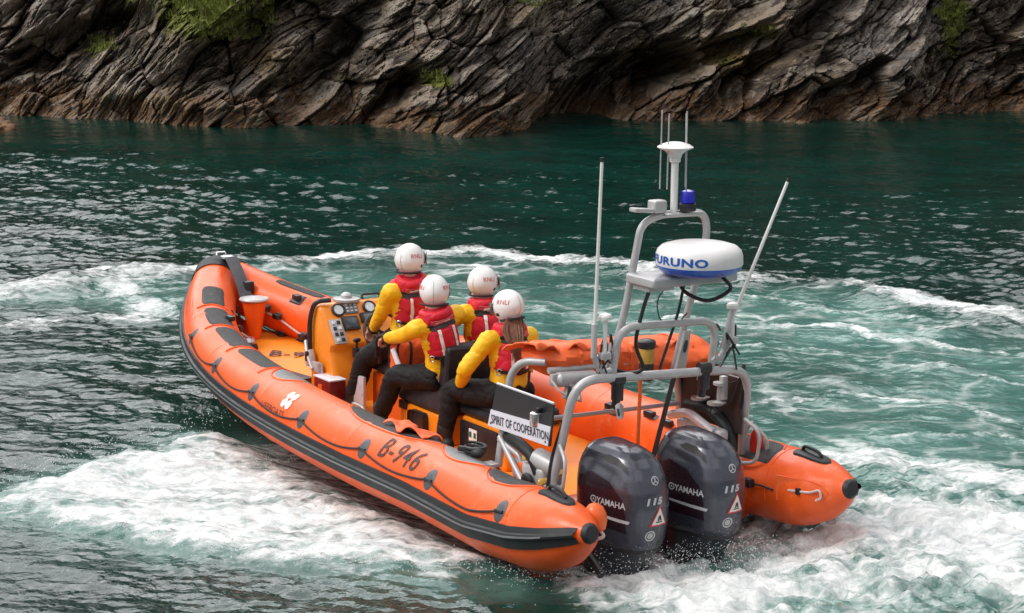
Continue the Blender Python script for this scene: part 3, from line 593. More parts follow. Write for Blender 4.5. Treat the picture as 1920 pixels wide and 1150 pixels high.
def tube_patch(bm, s0, s1, f0, f1, ns=30, na=10, off=.004, side=1, th=.0):
    """pad lying on the tube between angle functions f0(t), f1(t)"""
    g = [[None] * (na + 1) for _ in range(ns + 1)]
    for i in range(ns + 1):
        t = i / ns; s = s0 + (s1 - s0) * t
        for j in range(na + 1):
            a = f0(t) + (f1(t) - f0(t)) * j / na; e = min(i, ns - i) / ns * 12; e2 = min(j, na - j) / na * 6
            g[i][j] = bm.verts.new(TP(s, a, off * (1 if min(e, e2) > 0 else -.6), side))
    for i in range(ns):
        for j in range(na): bm.faces.new((g[i][j], g[i + 1][j], g[i + 1][j + 1], g[i][j + 1]))
SIDE = {1: 'port', -1: 'starboard'}
# inflatable collar: both tubes meeting at the bow, welded seams standing a little proud
def tube_side(side):
    bm = bmesh.new(); SS = list(np.concatenate([np.linspace(0, 1.2, 34), np.linspace(1.24, 3, 46), np.linspace(3.03, SMAX, 150)])); rings = []
    seams = [1.16, 2.95, 4.55, 6.0, 7.1]
    for s in SS:
        pts = []
        for k in range(48):
            a = 360 * k / 48; d = 0
            for q in seams:
                if abs(s - q) < .035: d += .0028
            d += .0035 * mnoise.noise(V(s * 1.1, a / 50, side * 3))
            pts.append(TP(s, a, d, side))
        rings.append(pts)
    loft(bm, rings); return bm
bmA = tube_side(1); bmB = tube_side(-1)
collar = obj('inflatable_tube', bmA, 'tube', boat); collar2 = obj('inflatable_tube', bmB, 'tube', boat)
TUBE = {1: collar, -1: collar2}
# seam lines, drawn as thin welts
for sd_ in (1, -1):
    for q in (.62, 1.16, 2.95, 4.55, 6.0, 7.1):
        bm = bmesh.new(); sweep(bm, [TP(q, a, .001, sd_) for a in range(-60, 200, 8)], .0032, 5); obj('seam', bm, 'tube', TUBE[sd_])
    # rubbing strake: wide black base, half-round black rib with a grey line
    bm = bmesh.new(); S_ = [.02 + (SMAX - .12) * k / 170 for k in range(171)]
    def zang(s): return interp(s, [0, .5, 1.2, 8.5], [2, 1, -4, -6])
    rg = []
    for s in S_:
        T, n, u = frame(s); k_ = interp(s, [0, .4, 1.0], [.8, .95, 1])
        prof = [(-21, .001), (-20, .014), (-6, .018), (-4, .036), (0, .042), (4, .036), (6, .018), (15, .014), (16, .001)]
        rg.append([TP(s, zang(s) + a * k_ * min(2.6, (.285 / rad(s)) ** .85) * .9, d, sd_) for a, d in prof])
    loft(bm, rg, closed=False, caps=False); st = obj('rubbing_strake', bm, 'rubber', TUBE[sd_], ang=25)
    bm = bmesh.new(); rg = []
    for s in S_[4:]:
        rg.append([TP(s, zang(s) + a, .0445 - abs(a) * .0004, sd_) for a in (-1.3, 0, 1.3)])
    loft(bm, rg, closed=False, caps=False); obj('strake_line', bm, 'grey_rubber', st)
    # stern cone cap
    bm = bmesh.new(); p = TP(0, 0, -rad(0), sd_); lathe(bm, [(.02, -.035), (.05, -.03), (.07, -.008), (.078, .03), (.082, .075), (.078, .10), (.06, .105)], (p.x, p.y, p.z), (1, 0, -.25)); obj('cone_cap', bm, 'rubber', TUBE[sd_])
    # bow gripper pads along the top, then the stepping pads
    def lens(lo, hi, e=.25):
        return (lambda t: lo), (lambda t: hi)
    if sd_ == 1: PADS = [(7.35, 7.85, 'pad', 72, 126), (6.68, 7.24, 'pad', 72, 130), (5.84, 6.58, 'pad', 74, 132), (4.96, 5.74, 'pad', 75, 134)]
    else: PADS = [(7.22, 7.86, 'pad', 84, 108), (6.2, 7.1, 'pad', 70, 100)]
    for s0, s1, m_, a0, a1 in PADS:
        bm = bmesh.new(); tube_patch(bm, s0, s1, lambda t: a0 + 5 * (1 - min(1, 8 * min(t, 1 - t))), lambda t: a1 - 5 * (1 - min(1, 8 * min(t, 1 - t))), side=sd_, off=.006); obj('grip_pad', bm, m_, TUBE[sd_])
        if sd_ == 1:
            bm = bmesh.new(); sweep(bm, [TP(s0 - .03, a, .004, sd_) for a in range(a0 - 12, a1 + 10, 4)], .007, 6); obj('pad_edge', bm, 'canvas_pink', TUBE[sd_])
    for s0, s1, m_ in (((4.40, 4.88, 'grey_rubber'), (2.05, 3.5, 'pad'), (1.42, 2.0, 'grey_rubber'), (.66, 1.50, 'pad')) if sd_ > 0 else ((.66, 1.50, 'pad'),)):
        f_ = lambda t: 74 + 30 * abs(2 * t - 1) ** 3; bm = bmesh.new()
        if m_ == 'grey_rubber' and s0 < 2: s1 = 2.0; f_ = lambda t: 78 + 22 * abs(2 * t - 1) ** 2
        tube_patch(bm, s0, min(s1, 1.36) if s0 < 1 else s1, f_, lambda t: 140, side=sd_, off=.006); obj('step_pad', bm, m_, TUBE[sd_])
        bm = bmesh.new(); e1 = min(s1, 1.36) if s0 < 1 else s1; sweep(bm, [TP(s0 + (e1 - s0) * k / 24, f_(k / 24) - 2, .003, sd_) for k in range(25)], .006, 6); obj('pad_edge', bm, 'canvas_pink', TUBE[sd_])
    # lifeline through its oval patches
    PS = [.72, 1.70, 2.70, 3.74, 4.75, 5.76, 6.77]
    for s in PS:
        bm = bmesh.new(); T, n, u = frame(s); rg = []
        for k in range(7):
            f = k / 6; rg.append([TP(s + .064 * f * math.cos(q), 31 + math.degrees(.086 * f * math.sin(q) / rad(s)), .009 * (1 - f ** 4) + .001, sd_) for q in [2 * PI * j / 22 for j in range(22)]])
        loft(bm, rg[::-1], caps=True); pt = obj('lifeline_patch', bm, 'patch', TUBE[sd_])
        bm = bmesh.new(); c0 = TP(s - .045, 29, .03, sd_); c1 = TP(s + .045, 29, .03, sd_); sweep(bm, [TP(s - .045, 29, .01, sd_), TP(s - .02, 29, .022, sd_), TP(s + .02, 29, .022, sd_), TP(s + .045, 29, .01, sd_)], .013, 8); obj('rope_loop', bm, 'rubber', pt)
    bm = bmesh.new(); pts = []
    for a_, b_ in zip(PS[:-1], PS[1:]):
        for k in range(16):
            t = k / 16; pts.append(TP(a_ + (b_ - a_) * t, 29 - 12 * math.sin(PI * t) ** .9, .010 + .012 * (1 - math.sin(PI * t)), sd_))
    pts.append(TP(PS[-1], 29, .028, sd_)); sweep(bm, pts, .0085, 7); obj('lifeline', bm, 'rope', TUBE[sd_])
    # moulded carrying handles on the cones
    bm = bmesh.new(); s0 = .36
    for ds0, ds1, a0, a1, o_ in ((-.19, .19, 74, 112, .012),):
        tube_patch(bm, s0 + ds0, s0 + ds1, lambda t: 93 - 17 * (1 - abs(2 * t - 1) ** 6) - 2, lambda t: 93 + 17 * (1 - abs(2 * t - 1) ** 6) + 2, ns=20, na=10, off=.014, side=sd_)
    hd = obj('carry_handle', bm, 'rubber', TUBE[sd_]); hd.data.name = 'carry_handle'
    bm = bmesh.new(); tube_patch(bm, s0 - .13, s0 + .13, lambda t: 86, lambda t: 100, ns=10, na=6, off=.018, side=sd_); obj('handle_recess', bm, 'black', hd)
    bm = bmesh.new(); sweep(bm, catmull([TP(s0 - .11, 93, .016, sd_), TP(s0 - .07, 93, .045, sd_), TP(s0 + .07, 93, .045, sd_), TP(s0 + .11, 93, .016, sd_)], 5), .013, 8); obj('handle_grip', bm, 'rubber', hd)
# bow nose cap, towing eye and centre strap
bm = bmesh.new(); rg = []
for s in np.linspace(8.36, SMAX, 8):
    rg.append([TP(s, a, .012, 1) for a in range(-20, 175, 8)])
loft(bm, rg, closed=False, caps=False); rg = []
for s in np.linspace(8.36, SMAX, 8): rg.append([TP(s, a, .012, -1) for a in range(-20, 175, 8)])
loft(bm, rg, closed=False, caps=False)
nose = TP(SMAX, 90, 0); 
ellipsoid(bm, centre(SMAX) + V(-.05, 0, .01), (.232, .25, .235)); cap = obj('bow_cap', bm, 'grey_rubber', boat); cap.data.materials[0] = M['rubber']
bm = bmesh.new(); sweep(bm, [V(8.2, -.05, .75), V(8.22, -.045, .775), V(8.22, .045, .775), V(8.2, .05, .75)], .013, 8); lathe(bm, [(.05, -.01), (.07, .0), (.07, .02), (.045, .03)], (8.05, .0, .745)); obj('tow_eye', bm, 'steel', cap)
bm = bmesh.new(); sweep(bm, fillet([V(7.98, 0, .765), V(7.80, 0, .62), V(7.66, 0, .44), V(7.60, 0, .36)], .1), .075, 6, sx=1, sy=.12, up=(1, 0, .6)); obj('bow_strap', bm, 'patch', boat)
# hull under the tubes
bm = bmesh.new(); rg = []
for x in [1.05, 1.3, 1.6, 2.4, 3.2, 4, 4.8, 5.5, 6.1, 6.6, 7.0, 7.4, 7.75, 8.0, 8.12]:
    s = interp(x, [p.x for p in _B], _S) if x > 3 else x; c = centre(s); hy = max(c.y - .06, .02); zc = c.z - rad(s) * .86
    zk = interp(x, [.6, 4, 5.5, 6.5, 7.3, 8.12], [-.66, -.68, -.62, -.46, -.20, .30])
    zt = min(zc + .14, interp(x, [.7, 4.2, 4.9, 7.6], [-.13, -.13, -.10, .04]) - .06); zm = min(zc, zt - .02); zk = min(zk, zc - .01); sec = [(-hy, zt), (-hy - .035, zm), (-hy * .93, zc - .06)] + [(-hy * .5, zk * .55 + zc * .45 - .02), (0, zk), (hy * .5, zk * .55 + zc * .45 - .02)] + [(hy * .93, zc - .06), (hy + .035, zm), (hy, zt)]
    rg.append([V(x, y, z) for y, z in sec])
loft(bm, rg); hull_o = obj('hull', bm, 'hull', boat, ang=25)
for sd_ in (1, -1):
    for x0, x1 in ((1.25, 2.3), (4.6, 5.15)):
        bm = bmesh.new(); pts = []
        for k in range(9):
            x = x0 + (x1 - x0) * k / 8; s = interp(x, [p.x for p in _B], _S) if x > 3 else x; c = centre(s); pts.append(V(x, sd_ * (c.y + .02), c.z - rad(s) * .86 - .035))
        sweep(bm, pts, .022, 6, sy=.6); obj('spray_rail', bm, 'paint_white', hull_o)
# transom well and deck
bm = bmesh.new(); rg = []
DZ = lambda x: interp(x, [.7, 4.2, 4.9, 7.6], [-.13, -.13, -.10, .04])
for x in np.linspace(1.08, 7.75, 40):
    s = interp(x, [p.x for p in _B], _S) if x > 3 else x; hy = max(centre(s).y - (.15 if x < 5.5 else .02), .03)
    rg.append([V(x, -hy, DZ(x)), V(x, -hy * .5, DZ(x) + .004), V(x, 0, DZ(x) + .006), V(x, hy * .5, DZ(x) + .004), V(x, hy, DZ(x)), V(x, hy, DZ(x) - .05), V(x, -hy, DZ(x) - .05)])
loft(bm, rg); deck = obj('deck', bm, 'deck', boat)
bm = bmesh.new(); box(bm, (1.10, 0, -.26), (.09, 1.7, .5), .02); box(bm, (1.16, 0, -.03), (.2, 1.4, .06), .02); obj('transom', bm, 'pod_red', boat)
t = text_mesh('B-946', .20, 1.08, xs=.86, cell=.1, bold=.015); place(t, (6.68, -.10, DZ(6.68) + .018), (-.75, -1, -.039), (1, -.75, .052)); obj('deck_number', t, 'ink_faded', deck)
# registration, lettering and emblem on the port tube
def on_tube(bm, s, ang, side=1, off=.006, tilt=0.0):
    for v in bm.verts:
        x, y = v.co.x, v.co.y; v.co = TP(s - x * (1 if side > 0 else -1), ang + math.degrees((y + x * tilt) / rad(s)), off, side)
    return bm
for sd_ in (1, -1):
    on_t = text_mesh('B-946', .185, 1.18, xs=.80, shear=.12, cell=.03, bold=.006); obj('registration_number', on_tube(on_t, 2.20, 47, sd_), 'ink_faded', TUBE[sd_])
    t = text_mesh('LIFEBOATS', .055, 1.1, xs=1.1, cell=.025); obj('small_lettering', on_tube(t, 4.27, 22, sd_), 'ink_faded', TUBE[sd_])
    em = bmesh.new()
    for k in range(4):
        a = PI / 4 + k * PI / 2; r_ = .058; q = [(r_ * math.cos(a) + .045 * math.cos(a + g), r_ * math.sin(a) + .045 * math.sin(a + g)) for g in (0, 1.1, 2.2, PI, 4.1, 5.2)]
        em.faces.new([em.verts.new((x, y, 0)) for x, y in q])
    obj('emblem', on_tube(grid_cut(em, .03), 4.10, 49, sd_), 'paint_white', TUBE[sd_])
    t = text_mesh('LIFEBOAT', .10, 1.1, cell=.03); obj('bow_lettering', on_tube(t, 7.45, 40, sd_), 'pod_red', TUBE[sd_])
# fittings on the inner faces of the tubes
for s, a, sd_, w_, h_ in ((7.45, 130, -1, .09, .13), (7.75, 174, -1, .04, .07), (7.59, 182, -1, .04, .07), (7.24, 204, -1, .04, .07), (7.59, 232, -1, .06, .08), (7.32, 226, -1, .05, .06), (2.69, 137, -1, .12, .11), (2.2, 128, -1, .10, .05), (1.95, 132, -1, .05, .05), (6.9, 120, 1, .04, .04)):
    bm = bmesh.new(); tube_patch(bm, s - w_, s + w_, lambda t: a - h_ * 120, lambda t: a + h_ * 120, ns=6, na=6, off=.014, side=sd_); pt = obj('tube_fitting', bm, 'patch', TUBE[sd_])
    bm = bmesh.new(); p = TP(s, a, .03, sd_); box(bm, p, (.11, .06, .05), .015); obj('buckle', bm, 'black', pt)
bm = bmesh.new(); sweep(bm, catmull([TP(7.86, 184, .03, -1), TP(7.7, 184, .02, -1), TP(7.53, 188, .02, -1), TP(7.35, 198, .02, -1), TP(7.2, 206, .02, -1), TP(7.0, 215, .03, -1)], 8), .011, 6); obj('inner_grab_rope', bm, 'wrope', boat)
bm = bmesh.new(); sweep(bm, catmull([TP(7.9, 225, .02, -1), TP(7.65, 238, .03, -1), TP(7.4, 236, .03, -1), TP(7.2, 222, .02, -1)], 8), .008, 6); obj('inner_grab_rope', bm, 'rope', boat)
# bow bollard: tapered orange drum with a grey lid
bm = bmesh.new(); lathe(bm, [(.05, 0), (.065, .04), (.115, .34), (.12, .36), (.10, .365)], (7.46, .0, .04), seg=28); bol = obj('bow_bollard', bm, 'pod_red', boat)
bm = bmesh.new(); lathe(bm, [(.12, 0), (.142, .008), (.148, .022), (.138, .034), (.02, .05)], (7.46, 0, .405), seg=30); obj('bollard_lid', bm, 'metal', bol)
bm = bmesh.new(); box(bm, (7.72, -.06, .50), (.09, .10, .12), .02); obj('bollard_bracket', bm, 'black', bol); bm = bmesh.new(); sweep(bm, [V(7.55, .14, .36), V(7.50, .10, .05)], .014, 8); obj('bollard_strut', bm, 'black', bol)
bm = bmesh.new()
for p in ((7.28, .36, .34), (7.2, .30, .20), (7.0, .30, .06), (7.05, .22, .04)): box(bm, p, (.1, .06, .07), .02, (0, .3, .5))
obj('bow_fittings', bm, 'black', boat)
bm = bmesh.new(); lathe(bm, [(.06, 0), (.075, .02), (.06, .05), (.03, .06)], (7.18, .2, .06)); sweep(bm, catmull([V(7.15, .2, .1), V(7.2, .3, .2), V(7.3, .33, .35)], 5), .012, 6); obj('shackle', bm, 'steel', boat)
# anchor line bag and low pads beside the console
bm = bmesh.new(); box(bm, (5.85, .45, .0), (.5, .26, .07), .03, (0, 0, .15)); obj('deck_mat', bm, 'brown_black', boat)

# ---------------- console
cons = bpy.data.objects.new('console', None); col.objects.link(cons); cons.parent = boat; cons.location = (0, 0, 0)
def xz_loft(bm, prof, ys_, inset):
    """closed side profile (x,z) lofted across y with edge inset for rounded shoulders"""
    cx = sum(p[0] for p in prof) / len(prof); cz = sum(p[1] for p in prof) / len(prof); rg = []
    for y, k in zip(ys_, inset): rg.append([V(cx + (x - cx) * k, y, cz + (z - cz) * k) for x, z in prof])
    loft(bm, rg)
prof = fillet([V(5.00, 0, -.12), V(5.08, 0, .20), V(5.14, 0, .36), V(5.11, 0, .41), V(5.345, 0, .735), V(5.42, 0, .75), V(5.50, 0, .60), V(5.52, 0, .2), V(5.52, 0, -.12)], .07, 4)
bm = bmesh.new(); xz_loft(bm, [(p.x, p.z) for p in prof], [-.40, -.38, -.34, .33, .365, .385], [.90, .97, 1, 1, .97, .90]); cbody = obj('console_body', bm, 'pod', cons, ang=50)
dz = V(5.345 - 5.11, 0, .735 - .41).normalized(); dn = V(-dz.z, 0, dz.x)      # dash up and outward normal (towards the helm)
def dash(u, v): return V(5.11, 0, .405) + V(0, -u + .05, 0) + dz * v + dn * .004
for u in (-.17, .14):
    bm = bmesh.new(); lathe(bm, [(.062, -.02), (.064, .02), (.052, .026), (.048, .016)], dash(u, .34), dn, 24); gg = obj('gauge', bm, 'black', cons)
    bm = bmesh.new(); lathe(bm, [(.046, .0), (.045, .018), (.01, .019)], dash(u, .34), dn, 24); obj('gauge_face', bm, 'gauge', gg)
def panel(name, u, v, w, h, m_, d=.02, par=cons, bev=.006):
    bm = bmesh.new(); rm = Matrix(((0, dz.x, dn.x), (-1, dz.y, dn.y), (0, dz.z, dn.z))); box(bm, dash(u, v) + dn * d * .5, (w, h, d), bev, rm); return obj(name, bm, m_, par)
p_ = panel('chart_screen', -.09, .20, .15, .13, 'black', .03); panel('screen_glass', -.09, .20, .12, .10, 'glass', .034, p_)
p_ = panel('instrument_plate', -.04, .35, .13, .11, 'screen', .012); 
for i in range(3):
    for j in range(3): panel('instrument_button', -.08 + .04 * i, .32 + .03 * j, .025, .016, 'silver', .016, p_, .002)
p_ = panel('radio', .12, .24, .2, .09, 'black', .035); panel('radio_face', .12, .24, .15, .05, 'screen', .04, p_)
p_ = panel('switch_panel', -.235, .135, .12, .24, 'metal', .014)
for i in range(2):
    for j in range(4): panel('switch', -.26 + .05 * i, .05 + .056 * j, .03, .032, 'black' if (i + j) % 3 else 'gauge', .026, p_, .004)
bm = bmesh.new(); lathe(bm, [(.11, 0), (.12, .01), (.12, .03), (.10, .035)], (5.41, .08, .735)); lathe(bm, [(.05, .03), (.05, .06), (.03, .08), (.01, .085)], (5.41, .08, .735)); obj('compass', bm, 'metal', cons)
bm = bmesh.new(); sweep(bm, fillet([V(5.40, -.26, .74), V(5.43, -.26, .78), V(5.43, -.08, .78), V(5.40, -.08, .74)], .03), .012, 8); obj('console_rail', bm, 'black', cons)
bm = bmesh.new(); sweep(bm, fillet([V(5.46, .42, .28), V(5.46, .42, .60), V(5.38, .41, .77), V(5.32, .28, .78)], .16, 8), .022, 10); obj('grab_hoop', bm, 'black', cons)
bm = bmesh.new(); sweep(bm, [V(5.12, -.04, .44), V(4.96, -.04, .50)], .03, 10)
q = V(-.85, 0, .5).normalized().to_track_quat('Z', 'Y'); c0 = V(4.93, -.04, .52)
sweep(bm, [c0 + q @ V(.19 * math.cos(2 * PI * k / 36), .19 * math.sin(2 * PI * k / 36), 0) for k in range(37)], .016, 8, caps=False)
for k in range(3): sweep(bm, [c0, c0 + q @ V(.19 * math.cos(2 * PI * k / 3 + .5), .19 * math.sin(2 * PI * k / 3 + .5), 0)], .013, 6)
obj('steering_wheel', bm, 'black', cons)
bm = bmesh.new(); box(bm, (5.06, .16, .34), (.08, .07, .10), .02); sweep(bm, [V(5.05, .17, .38), V(4.99, .20, .46)], .012, 8); ellipsoid(bm, (4.99, .20, .47), (.022, .04, .022)); obj('throttle', bm, 'black', cons)
# metal latch and rope gear at the foot of the console's port side
bm = bmesh.new(); box(bm, (5.42, .44, .26), (.12, .05, .14), .015, (0, .3, 0)); sweep(bm, fillet([V(5.50, .44, .40), V(5.42, .47, .30), V(5.32, .47, .18)], .05), .016, 8); box(bm, (5.30, .44, .20), (.12, .04, .09), .01); sweep(bm, [V(5.24, .42, .24), V(5.22, .42, .10)], .012, 6); obj('console_latch', bm, 'metal', cons)
bm = bmesh.new(); box(bm, (5.41, .475, .28), (.04, .03, .09), .012); obj('latch_slot', bm, 'black', cons)
# dark red locker by the console with a white lid
bm = bmesh.new(); box(bm, (5.08, .42, .01), (.30, .16, .25), .015); lk = obj('side_locker', bm, 'dark_red', boat)
bm = bmesh.new(); box(bm, (5.08, .42, .145), (.31, .17, .014), .005); obj('locker_lid', bm, 'sign_white', lk)
bm = bmesh.new(); box(bm, (5.10, .505, .04), (.07, .012, .10), .01); obj('locker_mark', bm, 'pod_red', lk)
bm = bmesh.new(); lathe(bm, [(.045, 0), (.05, .02), (.04, .06)], (5.05, .49, -.04), (0, 1, 0)); obj('locker_knob', bm, 'silver', lk)
bm = bmesh.new(); box(bm, (4.70, .34, .06), (.22, .03, .34), .012); obj('foot_panel', bm, 'silver', boat)
bm = bmesh.new(); sweep(bm, fillet([V(4.62, .42, -.10), V(4.60, .46, .02), V(4.40, .46, .02), V(4.36, .42, -.10)], .05), .012, 8); obj('foot_hoop', bm, 'metal', boat)

# ---------------- seats
def seat_pod(name, x0, x1, hy, ztop, pod_h, back=None, base='pod'):
    s = bpy.data.objects.new(name, None); col.objects.link(s); s.parent = boat
    bm = bmesh.new(); box(bm, ((x0 + x1) / 2, 0, (pod_h - .13) / 2), (x1 - x0, hy * 2, pod_h + .13), .035, seg=3); obj('pod_box', bm, base, s)
    bm = bmesh.new(); box(bm, ((x0 + x1) / 2, 0, (pod_h + ztop) / 2 + .01), (x1 - x0 + .05, hy * 2 + .03, ztop - pod_h), .05, seg=3)
    for v in bm.verts:
        if v.co.z > (pod_h + ztop) / 2: v.co.y *= .78
    obj('seat_cushion', bm, 'cushion', s)
    if back:
        bm = bmesh.new(); box(bm, (x0 + .07, 0, (ztop + back) / 2), (.14, hy * 1.75, back - ztop + .1), .05, (0, -.12, 0), 3); 
        obj('seat_back', bm, 'cushion', s)
    return s
seat_pod('helm_seat', 4.16, 4.72, .20, .48, .25, .62, 'pod_red')
s2 = seat_pod('crew_seat', 3.34, 4.05, .30, .40, .13, .66)
s3 = seat_pod('rear_seat', 2.42, 3.10, .27, .33, .20)
bm = bmesh.new(); box(bm, (3.70, .315, .0), (.26, .02, .22), .05, seg=4); obj('pod_hatch', bm, 'black', s2)
bm = bmesh.new(); box(bm, (3.98, .305, .11), (.12, .03, .07), .01); obj('pod_latch', bm, 'brown_black', s2)
bm = bmesh.new(); box(bm, (3.335, .14, .30), (.012, .07, .10), .004); obj('seat_tag', bm, 'silver', s2)
bm = bmesh.new(); box(bm, (2.80, .285, .02), (.56, .03, .30), .02); fb_ = obj('kit_box', bm, 'black', s3)
sg = bmesh.new(); box(sg, (2.86, .305, .03), (.12, .006, .20), .004); sgo = obj('aid_label', sg, 'paint_white', fb_)
gb = bmesh.new()
for dx, dz_ in ((-.042, .055), (.042, .055), (-.042, -.03), (.042, -.03)): box(gb, (2.86 + dx * .8, .3095, .03 + dz_), (.034, .004, .045), .002)
box(gb, (2.86, .3095, -.05), (.09, .004, .022), .002); obj('aid_symbol', gb, 'green', sgo)
# helm's back pouch with black trim and grab bars
bm = bmesh.new(); box(bm, (4.16, .06, .40), (.22, .50, .48), .09, (0, -.1, 0), 4); pouch = obj('helm_pouch', remeshed(bm, .014, 3), 'canvas', boat); wrinkle(pouch.data, .010, 6, 3)
bm = bmesh.new(); B_ = bvh_of(pouch)
def line_on(bm, bvh, pts, r, D, reach=.5, off=.004, seg=6):
    out = []
    for p in pts:
        h = bvh.ray_cast(Vector(p) + Vector(D) * reach, -Vector(D), reach * 3)
        if h[0]: out.append(h[0] + Vector(D) * off)
    if len(out) > 1: sweep(bm, out, r, seg)
for y_ in (-.02, .2): line_on(bm, B_, [V(4.0, y_, z) for z in np.linspace(.2, .62, 14)], .012, (-1, 0, 0))
for x_ in (4.08, 4.22): line_on(bm, B_, [V(x_, .3, z) for z in np.linspace(.2, .62, 14)], .010, (0, 1, 0))
line_on(bm, B_, [V(4.0, y, .30 - .10 * math.sin((y + .1) / .42 * PI)) for y in np.linspace(-.1, .32, 14)], .012, (-1, 0, 0))
obj('pouch_trim', bm, 'web', pouch)
bm = bmesh.new()
for z_, y0, y1 in ((.66, -.25, .36), (.60, -.25, .33)): sweep(bm, fillet([V(4.20, y0, z_ - .14), V(4.14, y0, z_), V(4.14, y1, z_ + .02), V(4.3, y1 + .02, z_ - .02), V(4.34, y1, z_ - .2)], .06), .017, 8)
obj('grab_bar', bm, 'black', boat)
bm = bmesh.new(); box(bm, (4.02, .34, .47), (.05, .02, .24), .008, (0, .55, .2)); obj('pouch_label', bm, 'sign_white', pouch)

# ---------------- stern frames (grey tube)
def pipe(pts, r=.027, fr=.12, bm=None):
    b_ = bm or bmesh.new(); sweep(b_, fillet(pts, fr, 8), r, 12); return b_
cage = bpy.data.objects.new('stern_frame', None); col.objects.link(cage); cage.parent = boat
obj('main_hoop', pipe([V(.97, .80, .16), V(.74, .76, .98), V(.76, -.78, .90), V(1.0, -.92, .2)], .033, .20), 'metal', cage)
for sd_ in (1, -1):
    obj('side_rail', pipe([V(.84, sd_ * .775, .55) if 0 else V(1.62, sd_ * .84, .18), V(1.62, sd_ * .74, .86), V(1.52, sd_ * .70, .97), V(1.36, sd_ * .60, .98)], .030, .14), 'metal', cage)
    obj('foot_brace', pipe([V(1.62, sd_ * .83, .40), V(1.20, sd_ * .86, .10)], .022), 'metal', cage)
    obj('foot_brace', pipe([V(1.62, sd_ * .835, .38), V(1.38, sd_ * .80, .30), V(1.34, sd_ * .80, .12)], .020, .05), 'metal', cage)
    obj('towing_loop', pipe([V(.84, sd_ * .82, .50), V(.70, sd_ * .86, .42), V(.74, sd_ * .86, .18), V(.96, sd_ * .82, .14)], .014, .08), 'metal', cage)
    bm = bmesh.new(); box(bm, (.97, sd_ * .80, .17), (.14, .1, .03), .01); box(bm, (1.62, sd_ * .91, .2), (.12, .1, .03), .01); obj('frame_foot', bm, 'metal', cage)
obj('cross_rail', pipe([V(1.30, .62, .93), V(1.30, -.70, .90)], .024), 'metal', cage)
obj('cross_rail', pipe([V(1.5, .62, .52), V(1.5, -.70, .5)], .018), 'metal', cage)
# black panels with the name board
for sd_ in (1, -1):
    pd_ = bmesh.new(); a0 = V(1.67, sd_ * .80, .0); U_ = V(-.82, 0, .0)
    y_ = .865 if sd_ > 0 else -.80
    prism(pd_, [(-.04, .47), (.06, .80), (.81, .80), (.77, .49)] if sd_ > 0 else [(0, .40), (0, .86), (.80, .86), (.80, .38)], -.008, .008, ((1.66, y_, 0), (-1, 0, 0), (0, 0, 1), (0, sd_, 0)))
    pn_ = obj('side_panel', pd_, 'black' if sd_ > 0 else 'brown_black', cage)
    bm = bmesh.new(); pts = [V(1.60, y_, .805), V(.85, y_, .805)]; sweep(bm, pts, .010, 6); obj('panel_edge', bm, 'silver', pn_)
    if sd_ > 0:
        sb = bmesh.new(); prism(sb, [(-.05, .475), (-.01, .60), (.785, .635), (.75, .49)], .009, .016, ((1.655, y_, 0), (-1, 0, 0), (0, 0, 1), (0, 1, 0))); nb = obj('name_board', sb, 'sign_white', cage)
        t = text_mesh('SPIRIT OF COOPERATION', .066, 1.04, xs=.70, bold=.012); place(t, (1.272, y_ + .016, .549), (-1, 0, .035), (.035, 0, 1), .0035)
        X0 = [v.co.x for v in t.verts]; 
        obj('name_lettering', t, 'ink', nb)
        for q in ((1.66, .50), (.93, .515)):
            bm = bmesh.new(); lathe(bm, [(.008, 0), (.008, .004), (.002, .006)], (q[0], y_ + .016, q[1]), (0, 1, 0), 8); obj('screw', bm, 'black', nb)
        bm = bmesh.new(); lathe(bm, [(.045, 0), (.05, .01), (.05, .09), (.04, .10), (.03, .105)], (1.08, .86, .60)); obj('stern_lamp', bm, 'steel', cage)
        bm = bmesh.new(); box(bm, (1.0, .89, .73), (.04, .06, .04), .01); obj('lamp_bracket', bm, 'black', cage)
    bm = bmesh.new(); sweep(bm, catmull([V(.80, sd_ * .765, .93), V(.83, sd_ * .79, .70), V(.93, sd_ * .82, .40), V(.96, sd_ * .84, .16)], 6), .014, 7); obj('cable', bm, 'black', cage)
# machinery under the port frame: pump housing, grey hose bend, brass fitting
bm = bmesh.new(); box(bm, (1.28, .72, .20), (.42, .20, .16), .05, seg=4); lathe(bm, [(.07, -.1), (.08, -.05), (.08, .1), (.06, .12)], (1.12, .74, .30), (1, .2, .2)); pump = obj('bilge_pump', bm, 'metal', boat)
bm = bmesh.new(); sweep(bm, fillet([V(1.60, .78, .40), V(1.42, .80, .40), V(1.22, .80, .34), V(1.16, .78, .22)], .10, 6), .045, 12); obj('pump_hose', bm, 'rubber', pump)
bm = bmesh.new(); lathe(bm, [(.05, 0), (.06, .02), (.05, .04), (.02, .05)], (1.20, .84, .17), (0, 1, 0), 12); obj('pump_knob', bm, 'black', pump)
bm = bmesh.new(); box(bm, (1.36, .80, .16), (.08, .05, .22), .025, seg=3); obj('pump_cover', bm, 'pod_red', pump)
bm = bmesh.new()
for k in range(10): box(bm, (1.10 + random.uniform(-.12, .25), .74 + random.uniform(-.06, .1), .14 + random.uniform(0, .22)), (.07, .05, .04), .012, (random.random(), random.random(), 2 * random.random()))
obj('pump_fittings', bm, 'amber', pump)
